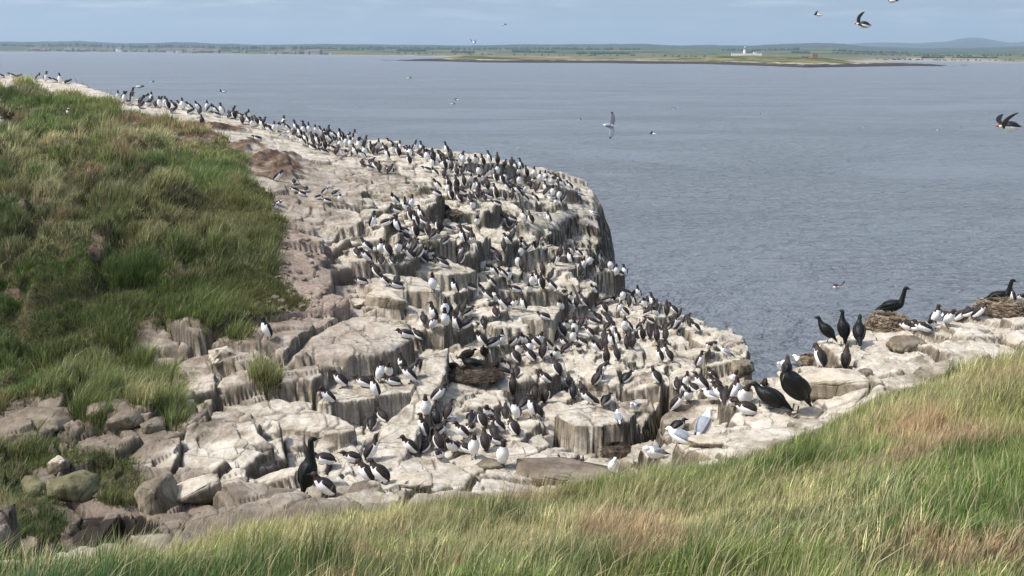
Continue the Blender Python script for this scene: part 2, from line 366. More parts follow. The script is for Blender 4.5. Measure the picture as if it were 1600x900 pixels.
SLABS = [
 ('set', .22, [(432,572,16.5),(470,562,17.0),(545,558,17.2),(605,547,17.6),(648,524,18.4),(645,500,19.3),(600,492,19.6),(550,490,19.6),(490,515,18.5)]),
 ('set', .06, [(498,628,16.1),(515,603,16.9),(560,590,17.3),(612,586,17.6),(652,572,18.2),(668,585,17.7),(650,610,16.9),(600,618,16.6),(540,632,16.2)]),
 ('set', .08, [(365,632,15.7),(430,622,16.1),(500,640,15.6),(545,655,15.3),(555,668,15.0),(530,678,14.8),(470,674,14.85),(400,667,15.0),(368,650,15.3)]),
 ('set', .07, [(662,560,18.4),(702,541,19.0),(697,580,17.8),(675,640,16.4),(648,690,15.3),(612,745,14.1),(556,722,14.5),(570,690,15.2),(600,660,15.8),(640,625,16.6),(652,595,17.4)]),
 ('max', .12, [(697,600,17.9),(712,578,18.9),(760,570,19.3),(800,588,18.9),(803,610,18.2),(760,613,18.0),(715,606,17.9)]),
 ('max', .25, [(803,352,30.3),(812,330,31.8),(860,318,33.4),(900,308,36),(924,320,37.2),(930,338,36.4),(910,336,35),(885,341,33.3),(875,352,32),(840,357,30.5)]),
 ('max', .12, [(560,440,21.9),(600,425,22.8),(660,432,22.6),(690,445,22.0),(690,456,21.5),(640,453,21.5),(590,451,21.4)]),
 ('max', .07, [(618,414,23.9),(700,402,25),(748,424,24.4),(700,430,23.6),(640,421,23.5)]),
 ('max', .06, [(786,490,23.4),(800,475,24.3),(880,480,24.6),(864,500,23.3),(795,498,23.2)]),
 ('max', .07, [(850,417,28),(860,408,28.8),(902,410,29),(902,421,28.4),(870,421,27.9)]),
 ('max', .10, [(866,650,17.6),(905,625,18.4),(960,636,18.0),(1000,640,18.1),(1012,656,17.7),(960,664,17.25),(900,662,17.15)]),
 ('max', .05, [(700,508,22.0),(740,498,22.6),(755,508,22.3),(735,516,21.7)]),
 ('max', .06, [(748,530,21.2),(765,522,21.9),(790,528,21.7),(780,540,21.0)]),
 ('max', .10, [(800,402,29.6),(830,392,30.6),(868,396,30.9),(870,404,30.2),(820,410,29.3)]),
 ('max', .08, [(545,375,24.3),(560,355,25.4),(600,350,25.8),(645,356,25.8),(648,370,24.9),(600,372,24.4)]),
 ('max', .10, [(1040,580,22.9),(1020,560,24),(1055,545,25),(1085,560,24.2),(1090,585,23)]),
 ('cut', .0, [(1160,604,24.6),(1178,570,27),(1215,560,26),(1206,590,18.4),(1192,612,17.7),(1174,626,19.2)]),
 ('cut', .0, [(100,862,8.7),(118,815,9.8),(190,795,10.4),(252,806,10.1),(262,850,9.0),(180,872,8.5)]),
 ('cut', .0, [(985,700,17.4),(1000,668,18.6),(1040,650,20.3),(1052,665,19),(1040,690,17.6),(1020,720,16)]),
]
COAST = [(-420,60,52),(-300,95,49),(-100,108,47.5),(0,117,46),(90,126,44),(150,144,41.5),(190,155,39),(300,176,38.5),(400,198,37.5),(500,226,36.8),(600,236,36.5),
 (700,254,36.6),(780,270,36.6),(860,290,37.8),(900,298,38.2),(922,316,38.2),(928,345,36.6),(930,390,35),(936,430,33.4),(1000,463,31.2),(1060,493,29.2),(1092,516,28.2),
 (1142,556,27),(1176,592,24.6),(1185,625,21.8),(1172,640,20.2),(1186,600,17.6),(1204,574,18.1),(1240,552,18.7),(1300,531,19),(1345,512,19.8),(1380,498,20.1),(1450,503,20),(1500,493,20.2),(1600,482,20.9),(1700,470,21.6),(1950,440,23)]
cpoly = [P(*q)[:2] for q in COAST] + [(60, 21), (60, -30), (-80, -30), (-80, 52)]

def terrain_z(x, y):
    z0 = bil(bz, x, y); bl, gu, so_ = (bil(a, x, y) for a in ba); llf = sstep(-.21, -.30, x/y)*sstep(16.5, 15, y)*sstep(8.5, 9.5, y); bl = np.where((bl > .12), np.maximum(bl, .95*llf), bl)
    h1, e1 = blocks(x, y, 2.0, .35, .75, 11, .29, .10, .25)
    h2, e2 = blocks(x, y, .86, .15, .8, 41, .21, .24, .4)
    h3, e3 = blocks(x, y, .42, .5, .9, 71, .07, .25, .8)
    h4, e4 = blocks(x, y, .19, .3, .9, 83, .022, .32, .95)
    dcst = polysdf(x, y, cpoly)
    bw = sstep(.12, .75, bl)*(.3+.7*sstep(0, .8, dcst))
    z = z0 + bw*(.75*h1 + .85*h2) + sstep(.15, .6, bl)*(.65*h3 + .25*h4 - .02*np.exp(-(e3/.02)**2))
    global JNT; JNT = sstep(.1, .4, bl)*np.clip(np.exp(-(e1/.045)**2)+.85*np.exp(-(e2/.032)**2)+.45*np.exp(-(e3/.018)**2), 0, 1)
    z -= sstep(.2, .7, bl)*(.10*np.exp(-(e1/.05)**2)+.07*np.exp(-(e2/.035)**2))
    # cracks and soft swells of the smoother whaleback rock
    wh = sstep(.1, .3, bl)*(1-sstep(.45, .8, bl))
    z += wh*(.10*fbm(x*.8, y*.8, 5, 3) - .09*np.exp(-(e1/.06)**2) - .04*np.exp(-(e2/.04)**2) + .05*h2 + .2*h1)
    det = fbm(x*3.2, y*3.2, 31, 5)
    edge = fbm(x*2.3, y*2.3, 55, 3)
    for mode, r, pts in SLABS:
        w3 = np.array([P(*q) for q in pts]); A = np.c_[w3[:, :2], np.ones(len(w3))]
        co, *_ = np.linalg.lstsq(A, w3[:, 2], rcond=None)
        bb = (x > w3[:, 0].min()-.1) & (x < w3[:, 0].max()+.1) & (y > w3[:, 1].min()-.1) & (y < w3[:, 1].max()+.1)
        xs, ys = x[bb], y[bb]
        d = polysdf(xs, ys, w3[:, :2]) + .06*edge[bb]
        pl = co[0]*xs+co[1]*ys+co[2]
        if mode == 'cut':
            z[bb] = np.where(d > 0, np.minimum(z[bb], pl-1.7*sstep(0, .25, d)), z[bb]); continue
        rr = np.clip(r-d, 0, r); pl = pl - (r-np.sqrt(np.maximum(r*r-rr*rr, 0)))*.8 + .022*det[bb] - .035*np.exp(-(e2[bb]/.03)**2) + .12*h3[bb]
        z[bb] = np.where(d > 0, pl if mode == 'set' else np.maximum(z[bb], pl), z[bb])
    rk = sstep(.05, .2, np.maximum(bl, gu*.6))
    z += rk*(.014*det + .012*fbm(x*11, y*11, 61, 3))
    # hummocky turf
    tf = (1-rk)
    hm_ = fbm(x*.75, y*.55, 8, 3); _, et = blocks(x, y, 1.25, .6, .8, 123, 0, 0, 1)
    z += tf*(.50*np.abs(hm_)**.8*np.sign(hm_)+.12*fbm(x*1.5, y*1.3, 18, 3) + .34*sstep(0, .55, et) - .12)*sstep(9, 16, y)
    z += tf*(.06*fbm(x*1.1, y*1.1, 28, 3))*(1-sstep(8, 16, y))
    d = dcst + .25*edge*sstep(12, 20, y)
    out = np.clip(-d, 0, 20)
    z = z - out*1.1 - 1.9*sstep(0, 1.0, out)*out
    return np.maximum(z, -1.0), bl, gu, so_, d
gT, gY = np.meshgrid(Ts, Ys)
GX = gT*gY; GZ, GBL, GGU, GSO, GD = terrain_z(GX, gY)
def tz(x, y):
    x = np.asarray(x, float); y = np.asarray(y, float)
    u = np.clip((x/y+TMAX)/(2*TMAX)*(len(Ts)-1), 0, len(Ts)-1.001); v = np.clip(np.interp(y, Ys, np.arange(len(Ys))), 0, len(Ys)-1.001)
    i = u.astype(int); j = v.astype(int); fu = u-i; fv = v-j
    return (GZ[j, i]*(1-fu)+GZ[j, i+1]*fu)*(1-fv)+(GZ[j+1, i]*(1-fu)+GZ[j+1, i+1]*fu)*fv
def hit(px, py, ymin=10.9):
    """where the sight line meets the ground (or passes closest over it)"""
    t, s = ray(px, py); i = int(round((t+TMAX)/(2*TMAX)*(len(Ts)-1)))
    g = GZ[:, i] - (CAM_H + Ys*s); ok = (Ys > ymin) & (GD[:, i] > .05)
    k = np.where(ok & (g >= 0))[0]
    k = k[0] if len(k) else int(np.argmax(np.where(ok, g/Ys, -1e9)))
    y = Ys[k]; return (y*t, y, float(GZ[k, i]))

GPX, GPY = proj(GX, gY, GZ)
GREENPOLY = [(-400,60),(-200,112),(0,131),(60,138),(130,157),(200,182),(290,197),(345,222),(380,242),(398,262),(380,280),(440,300),(415,345),(440,350),(435,400),(440,440),
 (472,480),(430,482),(402,500),(390,527),(330,517),(290,495),(215,515),(205,545),(235,580),(288,602),(283,650),(250,642),(190,622),(150,638),(110,612),(60,622),(0,642),(-400,660)]
GREEN2 = [[(392,572),(430,578),(434,606),(400,612)],[(-400,690),(55,700),(60,730),(30,760),(60,830),(0,850),(-400,880)],[(125,702),(205,715),(240,762),(222,792),(175,790),(150,780),(140,740)],
 [(25,705),(105,700),(150,720),(60,735)],[(100,640),(165,640),(160,660),(130,665)],[(255,650),(285,640),(285,665),(262,672)],[(60,795),(105,800),(95,850),(60,850)]]
def green(px, py, y):
    m = (polysdf(px, py, GREENPOLY) + 16*fbm(px*.03, py*.03, 3, 4)) > 0
    for p_ in GREEN2: m |= (polysdf(px, py, p_) + 10*fbm(px*.06, py*.08, 4, 3)) > 0
    return (m & (y > 9.4))
FEDGE = np.array([(ray(a, b)[0], c) for a, b, c in [(-150,895,5.9),(0,885,6.2),(130,875,6.3),(240,856,6.7),(320,822,7.4),(420,805,7.8),(560,792,8.1),(700,776,8.4),(850,775,8.6),(950,757,8.9),(1050,727,9.3),(1200,714,9.6),(1330,682,9.9),(1390,622,10.6),(1470,608,10.8),(1600,580,11.2),(1850,560,11.2)]])
def fore(x, y):
    return y < np.interp(x/y, FEDGE[:, 0], FEDGE[:, 1]) + .6*sstep(.0, .3, x/y) + .25*fbm(x*1.3, y*1.3, 77, 2)
gm = green(GPX, GPY, gY) | fore(GX, gY)
soil = np.clip(GSO + gm*1.0, 0, 1)
turf = gm*1.0; peat = np.zeros(GX.shape)
for (a, b, rx, ry) in [(468,425,42,72),(450,485,60,24),(500,472,55,22),(460,370,26,30)]:
    soil = np.maximum(soil, .95*sstep(1.25, .75, np.sqrt(((GPX-a)/rx)**2+((GPY-b)/ry)**2)+.3*fbm(GX*2, gY*2, 12, 3))*(gY > 15))
# peat banks and burrowed soil at the turf edge
for (a, b, rx, ry) in [(430,265,55,14),(410,250,45,10),(300,215,60,6),(200,190,30,6),(290,425,28,10),(350,200,40,5),(380,225,35,8),(160,365,14,12),(290,432,32,9),(60,318,30,7),(150,395,12,12),(20,460,24,9),(225,505,25,7),(275,300,20,5)]:
    pk = (sstep(1.2, .7, np.sqrt(((GPX-a)/rx)**2+((GPY-b)/ry)**2)+.7*fbm(GX*1.6, gY*1.6, 12, 4))*(gY > 12)); soil = np.maximum(soil, pk); turf = turf*(1-pk); peat = np.maximum(peat, pk); GZ += pk*(.04+.22*fbm(GX*1.4, gY*1.4, 66, 4))
alg = np.zeros(GX.shape)
for (a, b, rx, ry) in [(665,560,40,40),(590,570,60,25),(760,630,60,35),(610,490,50,25),(560,375,50,25),(900,370,60,50),(690,470,14,40),(560,655,25,25),(1000,690,40,50),(330,600,60,60),(820,330,200,30),(730,560,60,30),(100,760,60,60),(600,290,80,40)]:
    alg = np.maximum(alg, sstep(1.3, .5, np.sqrt(((GPX-a)/rx)**2+((GPY-b)/ry)**2)))
stain_shade = np.zeros(GX.shape)  # dark rock stains, plus shade painted into the lower left hollow
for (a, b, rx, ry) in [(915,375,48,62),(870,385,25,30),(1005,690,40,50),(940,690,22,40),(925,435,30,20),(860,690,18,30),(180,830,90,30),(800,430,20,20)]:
    stain_shade = np.maximum(stain_shade, sstep(1.25, .6, np.sqrt(((GPX-a)/rx)**2+((GPY-b)/ry)**2)))
stain_shade = np.maximum(stain_shade, 3.0*sstep(1.2, .8, np.sqrt(((GPX-185)/80)**2+((GPY-838)/30)**2)+.3*fbm(GX*2, gY*2, 14, 3))*(gY > 8))  # shade inside the gully hollow, painted into the rock colour
for (a, b, rx, ry, v) in [(120,690,150,75,.12),(200,790,170,60,.10),(290,770,60,50,.25),(60,660,90,40,.2),(560,285,130,38,.50),(480,330,60,40,.45),(330,600,70,80,.55),(1400,560,120,30,.8)]:
    e_ = sstep(1.3, .6, np.sqrt(((GPX-a)/rx)**2+((GPY-b)/ry)**2)+.35*fbm(GX*.9, gY*.9, 15, 3))*(gY > 8); GGU = GGU*(1-e_)+np.minimum(GGU, v)*e_
mask = np.stack([np.clip(GGU, 0, 1), soil, np.clip(alg+.15, 0, 1), np.ones(GX.shape)], -1)
nr, nc = GX.shape
idx = np.arange(nr*nc).reshape(nr, nc)
fq = np.stack([idx[:-1, :-1], idx[:-1, 1:], idx[1:, 1:], idx[1:, :-1]], -1).reshape(-1, 4)
keep = (np.maximum.reduce([GZ[:-1, :-1], GZ[:-1, 1:], GZ[1:, 1:], GZ[1:, :-1]]) > -.99).reshape(-1)
fq = fq[keep]
V = np.stack([GX, gY, GZ], -1).reshape(-1, 3)
land = mkobj('rocky_island_ground', npmesh('rocky_island_ground', V, fq, [M['rock']], cols={'mask': mask.reshape(-1, 4), 'stain_shade': np.repeat(stain_shade.reshape(-1, 1), 4, 1), 'joint': np.repeat(JNT.reshape(-1, 1), 4, 1), 'peat': np.repeat(peat.reshape(-1, 1), 4, 1), 'turf': np.repeat(turf.reshape(-1, 1), 4, 1)}))
tag(land, kind='structure')
print('ground verts', len(V), 'faces', len(fq))

# ------------------------------------------------------------------ sea
def sea_material():
    m, n, b = newmat('grey_blue_sea'); g = N(n); co = g.tex('Object')
    big = g.noise(g.mapp(co, (.012, .05, 1), (0, 0, .05)), 1.0, 4, .6)
    slick = g.noise(g.mapp(co, (.016, .034, 1), (0, 0, -.25)), 1.0, 7, .72, 1.2)
    b.inputs['Base Color'].default_value = (.030, .050, .062, 1)
    g.link(g.mix(g.mr(slick, .35, .7), (.155, .170, .182), (.205, .222, .236)), b.inputs['Base Color'])
    b.inputs['Roughness'].default_value = .28; b.inputs['IOR'].default_value = 1.333
    w1 = g.noise(g.mapp(co, (.8, 1.3, 1), (0, 0, .15)), 1.0, 5, .66, .6)
    w2 = g.noise(g.mapp(co, (.30, .52, 1), (0, 0, -.08)), 1.0, 5, .65, .5)
    w3 = g.noise(g.mapp(co, (.035, .12, 1)), 1.0, 3, .55)
    amp = g.mr(slick, .35, .65, .5, 1.45)
    bp = g.bump(g.math('MULTIPLY', w1, amp), 1.0, .75); bp = g.bump(g.math('MULTIPLY', w2, amp), .9, 1.0, bp); bp = g.bump(w3, .08, 1.0, bp)
    g.link(bp, b.inputs['Normal']); return m
M['sea'] = sea_material()
sea = mkobj('sea', npmesh('sea', [(-26000, -60, 0), (26000, -60, 0), (26000, 26000, 0), (-26000, 26000, 0)], np.array([[0, 1, 2, 3]]), [M['sea']])); tag(sea, kind='structure')

# ------------------------------------------------------------------ far coast, hills and the low island
def far_material(name, beach=2.6, rocky=False, blue=False):
    m, n, b = newmat(name); g = N(n); co = g.tex('Object'); z = g.sep(co)[2]
    if blue:
        c = g.mix(g.mr(g.noise(g.mapp(co, (.0012, .0005, .002)), 1, 4), .4, .6), (.018, .028, .022), (.036, .045, .030))
    else:
        v = n.nodes.new('ShaderNodeTexVoronoi'); v.feature = 'F1'; g.link(g.mapp(co, (.0052, .0019, 1), (0, 0, .3)), v.inputs['Vector']); v.inputs['Scale'].default_value = 1 if not rocky else 6
        f = g.sep(v.outputs['Color'])[0]
        c = g.mix(g.mr(f, .25, .75), (.040, .065, .025), (.10, .12, .050)); c = g.mix(g.mr(f, .86, .9), c, (.18, .16, .08))
        c = g.mix(g.mr(g.noise(g.mapp(co, (.02, .004, 1)), 1, 4), .56, .64), c, (.030, .048, .022))
    if rocky:
        nn = g.math('ADD', z, g.math('MULTIPLY', g.math('SUBTRACT', g.noise(g.mapp(co, (.02, .05, 1)), 1, 4), .5), 5.5))
        c = g.mix(g.mr(g.noise(g.mapp(co, (.012, .02, 1)), 1, 3), .45, .6), c, (.20, .17, .085))
        c = g.mix(g.math('MULTIPLY', g.mr(nn, 2.9, 3.6, 1., 0.), g.mr(g.noise(g.mapp(co, (.006, .01, 1)), 1, 2), .5, .56)), c, (.40, .36, .29))
        c = g.mix(g.mr(nn, 2.0, 2.9, 1., 0.), c, (.050, .042, .038))
    elif not blue:
        nn = g.math('ADD', z, g.math('MULTIPLY', g.math('SUBTRACT', g.noise(g.mapp(co, (.008, .02, 1)), 1, 4), .5), 4.0))
        c = g.mix(g.mr(nn, 2.4, 4.5, 1., 0.), c, (.13, .13, .07)); c = g.mix(g.mr(nn, .3, 1.0, 1., 0.), c, (.30, .275, .23))
    if not rocky and not blue:
        c = g.mix(g.mr(g.sep(co)[1], 2500, 7000), c, g.mix(.5, c, (.018, .030, .020)))
        yy_ = g.sep(co)[1]; c = g.mix(g.mr(g.math('ADD', g.math('MULTIPLY', yy_, .0002), g.noise(g.mapp(co, (.0016, .0008, 1)), 1, 5)), 1.35, 1.6), c, (.022, .036, .020))
    g.link(c, b.inputs['Base Color']); b.inputs['Roughness'].default_value = 1; b.inputs['Specular IOR Level'].default_value = 0
    return m
def arr_interp(px, pts): p = np.array(pts, float); return np.interp(px, p[:, 0], p[:, 1])
pxs = np.linspace(-420, 2020, 1100)
rr = np.array([ray(a, 0)[0] for a in pxs])
def slope(px, py):
    v = np.stack([(px-800)/FPX, (450-py)/FPX, -np.ones_like(px)]); o = RMn @ v; return o[0]/o[1], o[2]/o[1]
def shore(px, py): t, s = slope(px, py); return CAM_H/np.maximum(-s, 1e-4)
def grid_obj(name, X, Y, Z, mat):
    r, c = X.shape; ii = np.arange(r*c).reshape(r, c)
    f = np.stack([ii[:-1, :-1], ii[:-1, 1:], ii[1:, 1:], ii[1:, :-1]], -1).reshape(-1, 4)
    return mkobj(name, npmesh(name, np.stack([X, Y, Z], -1).reshape(-1, 3), f, [mat]))
y_sh = arr_interp(pxs, [(-420,79),(0,80.6),(200,82),(400,85),(650,87.6),(900,92),(1300,95.8),(1600,97.6),(2020,100)])
y_r1 = arr_interp(pxs, [(-420,66),(0,65.5),(60,66),(125,64.3),(160,67),(215,68.5),(275,66),(330,68),(420,70.5),(500,69),(650,70.5),(730,71.5),(820,69.8),(920,69.3),(1000,69),(1060,71.5),(1110,70.5),(1170,72),(1230,69),(1275,67.2),(1320,69),(1360,73),(1450,76),(1520,75),(1570,73.5),(1650,73),(2020,70)])
Dc = shore(pxs, y_sh); D1 = 6600 + 500*fbm(pxs*.01, pxs*0, 1, 2)
us = np.concatenate([[-.03, 0], np.linspace(.004, 1, 60)])
U, PXg = np.meshgrid(us, pxs, indexing='ij')
Yd = Dc[None]*(D1/Dc)[None]**np.clip(U, -.05, 1)
py = y_sh[None] + (y_r1-y_sh)[None]*np.clip(U, 0, 1)**1.0 - .5*sstep(0, .02, U)*(1+fbm(PXg*.06, U*6, 3, 3)) + .7*fbm(PXg*.02, U*7, 6, 3)*sstep(.1, .4, U)*(1-sstep(.85, 1, U)) + .5*fbm(PXg*.05, U*2, 9, 3)*sstep(.8, 1, U)
tt, ss = slope(PXg.ravel(), py.ravel()); tt = tt.reshape(U.shape); ss = ss.reshape(U.shape)
Zc = CAM_H + Yd*ss; Zc = np.where(U <= 0, -.8*(U < 0), np.maximum(Zc, .2))
Zc[U <= 0] = np.where(U[U <= 0] < 0, -.8, .15)
M['coast'] = far_material('farmland_and_dunes')
coast = grid_obj('coast', tt*Yd, Yd, Zc, M['coast']); tag(coast, kind='structure')
cst = (pxs, Dc, D1, y_sh, y_r1)
y_r2 = arr_interp(pxs, [(-420,70),(900,74),(1250,72),(1310,70),(1350,66.5),(1380,65.8),(1430,67.3),(1475,65),(1500,60.5),(1515,58.6),(1535,59.3),(1560,63.5),(1580,66.5),(1605,64.5),(1680,62),(2020,66)])
us2 = np.linspace(-1, 1, 21); U, PXg = np.meshgrid(us2, pxs, indexing='ij'); Yd = 10500+U*2200
py = y_r2[None] + .5*fbm(PXg*.03, PXg*0, 4, 3); tt, ss = slope(PXg.ravel(), py.ravel()); tt = tt.reshape(U.shape); ss = ss.reshape(U.shape)
Zt = CAM_H + 10500*ss
M['hills'] = far_material('moorland_hills', blue=True)
hills = grid_obj('hills', tt*10500*(Yd/10500), Yd, Zt*(1-np.abs(U)**1.5) - 1, M['hills']); tag(hills, kind='structure')
# low green island with the lighthouse
ip = np.linspace(596, 1512, 420)
iy = arr_interp(ip, [(596,94.2),(650,95.5),(700,96.2),(750,97.6),(800,98),(950,98.6),(1000,99.6),(1100,100),(1180,102.5),(1260,105.6),(1340,104.5),(1420,103.2),(1512,104)])
it = arr_interp(ip, [(596,94),(640,92.5),(690,91.3),(705,88.5),(735,87),(800,88.5),(870,90),(940,90.5),(1000,92.6),(1060,91),(1100,90),(1125,86.8),(1165,85.8),(1210,88),(1250,90),(1290,90.5),(1330,96),(1380,97.5),(1450,99.5),(1512,103.6)])
I0 = shore(ip, iy); vs = np.array([-.04, 0, .01, .05, .1, .2, .35, .5, .65, .8, .95, 1.0]); prof = np.array([-.1, 0, .12, .25, .42, .7, .95, 1, .9, .6, .1, -.1])
Vv, IP = np.meshgrid(vs, ip, indexing='ij'); Yd = I0[None] + Vv*230*sstep(590, 680, IP)*(1-.6*sstep(1330, 1512, IP))+Vv*5
tpx, ttop = slope(ip, it); topz = CAM_H + (I0+115)*ttop
Zi = topz[None]*np.interp(Vv, vs, prof)*1.0 + .5*fbm(IP*.08, Vv*4, 7, 3)*(Vv > 0)
M['islet'] = far_material('low_grassy_island', rocky=True)
isl = grid_obj('low_island', tpx[None]*Yd, Yd, Zi, M['islet']); tag(isl, kind='structure')
def islet(px): D = float(np.interp(px, ip, I0))+110; return D, float(np.interp(px, ip, topz))

# buildings far away
M['limewash'] = plain('limewashed_wall', (.78, .77, .73), .8, .05, 1)
M['render'] = plain('pale_rendered_wall', (.24, .225, .21), .9, .1, 1)
M['sandstone'] = plain('brown_sandstone_wall', (.26, .17, .12), .9, .15, 1)
M['slate'] = plain('slate_roof', (.12, .12, .13), .7, .1, 1)
M['pantile'] = plain('red_pantile_roof', (.17, .12, .10), .8, .1, 1)
M['lamp_black'] = plain('dark_lantern_glass', (.04, .045, .05), .3, .1, 1)
def bmobj(name, fn, mats, parent=None, loc=(0, 0, 0)):
    bm = bmesh.new(); fn(bm); me = bpy.data.meshes.new(name); bm.to_mesh(me); bm.free()
    for m in mats: me.materials.append(m)
    o = mkobj(name, me, parent); o.location = loc; return o
def box(bm, x0, x1, y0, y1, z0, z1, mi=0):
    v = [bm.verts.new(p) for p in [(x0,y0,z0),(x1,y0,z0),(x1,y1,z0),(x0,y1,z0),(x0,y0,z1),(x1,y0,z1),(x1,y1,z1),(x0,y1,z1)]]
    for f in [(0,3,2,1),(4,5,6,7),(0,1,5,4),(1,2,6,5),(2,3,7,6),(3,0,4,7)]:
        bm.faces.new([v[i] for i in f]).material_index = mi
def gable(bm, x0, x1, y0, y1, z0, z1, mi=0):
    ym = (y0+y1)/2
    v = [bm.verts.new(p) for p in [(x0,y0,z0),(x1,y0,z0),(x1,y1,z0),(x0,y1,z0),(x0,ym,z1),(x1,ym,z1)]]
    for f in [(0,1,5,4),(2,3,4,5),(0,4,3),(1,2,5),(0,3,2,1)]: bm.faces.new([v[i] for i in f]).material_index = mi
def cyl(bm, r0, r1, z0, z1, seg=16, cx=0, cy=0, mi=0):
    a = [bm.verts.new((cx+r0*math.cos(2*math.pi*i/seg), cy+r0*math.sin(2*math.pi*i/seg), z0)) for i in range(seg)]
    b_ = [bm.verts.new((cx+r1*math.cos(2*math.pi*i/seg), cy+r1*math.sin(2*math.pi*i/seg), z1)) for i in range(seg)]
    for i in range(seg): bm.faces.new((a[i], a[(i+1) % seg], b_[(i+1) % seg], b_[i])).material_index = mi
    bm.faces.new(b_).material_index = mi; bm.faces.new(a[::-1]).material_index = mi
def empty(name, loc, label=None, cat=None, group=None, rz=0):
    o = bpy.data.objects.new(name, None); COL.objects.link(o); o.location = loc; o.rotation_euler = (0, 0, rz); o.empty_display_size = .1
    return tag(o, label, cat, group)
D, zt = islet(1163); zt += .3; k = 1.25*D/1555
t, _ = ray(1163, 90); lh = empty('lighthouse', (D*t, D, zt), 'white lighthouse tower on top of the low green island', 'lighthouse')
bmobj('tower', lambda b: cyl(b, 1.9*k, 1.5*k, 0, 6.5*k), [M['limewash']], lh)
bmobj('gallery', lambda b: cyl(b, 2.0*k, 2.0*k, 6.5*k, 7.0*k), [M['limewash']], lh)
bmobj('lantern', lambda b: cyl(b, 1.1*k, 1.1*k, 7.0*k, 8.6*k), [M['lamp_black']], lh)
bmobj('dome', lambda b: cyl(b, 1.3*k, .1*k, 8.6*k, 9.8*k), [M['limewash']], lh)
t, _ = ray(1179, 90); hs = empty('keeper_house', (D*t, D, zt), 'small white flat roofed house right of the lighthouse', 'house')
bmobj('wall', lambda b: box(b, -1.8*k, 1.8*k, -2*k, 2*k, 0, 3.2*k), [M['limewash']], hs); bmobj('roof', lambda b: gable(b, -2*k, 2*k, -2.2*k, 2.2*k, 3.2*k, 4.0*k), [M['slate']], hs)
t, _ = ray(1164, 90); bw = bmobj('boundary_wall', lambda b: (box(b, -18*k, 18*k, -1, 0, -1, 1.9*k), box(b, -18.3*k, -17.5*k, -1.2, .2, -1, 2.4*k), box(b, 17.5*k, 18.3*k, -1.2, .2, -1, 2.4*k)), [M['limewash']], None, (D*t, D-6, zt-.4)); tag(bw, 'long low white wall in front of the lighthouse', 'wall')
D, zt = islet(1273); zt -= .2; k = D/1555
t, _ = ray(1273, 90); tw = empty('tower_house', (D*t, D, zt), 'square brown stone tower house at the right end of the low island', 'tower')
bmobj('wall', lambda b: (box(b, -4.6*k, 3.2*k, -4*k, 4*k, -1, 6.5*k), box(b, -4.4*k, -1.6*k, -3.6*k, 0, 6.5*k, 7.9*k)), [M['sandstone']], tw)
bmobj('window', lambda b: box(b, .4*k, 1.3*k, -4.05*k, -3.9*k, 3*k, 4.4*k), [M['lamp_black']], tw)
t, _ = ray(1259, 90); ch = empty('chapel', (D*t, D+3, zt-.3), 'low stone chapel left of the brown tower house', 'chapel')
bmobj('wall', lambda b: box(b, -5*k, 5*k, -2*k, 2*k, -1, 2.2*k), [M['sandstone']], ch); bmobj('roof', lambda b: gable(b, -5.2*k, 5.2*k, -2.3*k, 2.3*k, 2.2*k, 3.8*k), [M['slate']], ch)
def coast_pt(px, u):
    a = [float(np.interp(px, pxs, q)) for q in (Dc, D1, y_sh, y_r1)]
    Dq = a[0]*(a[1]/a[0])**u; i = int(np.argmin(abs(pxs-px))); j = int(np.argmin(abs(us-u)))
    t, _ = ray(px, 80); return t*Dq, Dq, float(Zc[j, i])
rng = random.Random(4)
hm = []
for wm, rm in ((M['render'], M['slate']), (M['limewash'], M['slate']), (M['render'], M['pantile']), (M['render'], M['slate']), (M['sandstone'], M['slate'])):
    bm = bmesh.new(); box(bm, -9, 9, -4.5, 4.5, -3, 6.0, 0); gable(bm, -9.4, 9.4, -5, 5, 6.0, 10.5, 1); box(bm, 6.6, 8, -.7, .7, 8, 12, 0)
    me = bpy.data.meshes.new('house'); bm.to_mesh(me); bm.free(); me.materials.append(wm); me.materials.append(rm); hm.append((me, ('pale walls', 'white walls', 'a reddish roof', 'pale grey walls', 'brown stone walls')[len(hm)]))
def town(name, n, x0, x1, u0, u1, label, group, sc=1.0):
    for i in range(n):
        px = x0+(x1-x0)*rng.random()**.9; mq, wl = rng.choice(hm+hm[:1]+hm[2:]+hm[3:]); o = mkobj(name, mq); o.location = coast_pt(px, rng.uniform(u0, u1)); s = rng.uniform(.6, 1.15)*sc
        o.scale = (s*rng.uniform(.6, 1.2), s, s*rng.uniform(.7, 1.1)); o.rotation_euler.z = rng.uniform(-.5, .5); tag(o, label.replace('{}', wl), 'house', group)
town('house', 78, 35, 330, .01, .085, 'tiny house with {} in the seaside town on the far left shore', 'houses of the far seaside town')
town('house', 22, 330, 530, .01, .05, 'tiny house with {} strung along the far shore right of the town', 'scattered houses along the far shore')
town('farmhouse', 7, 1365, 1440, .12, .2, 'small farm building with {} among fields behind the right hand beach', 'farm buildings behind the beach', .45)

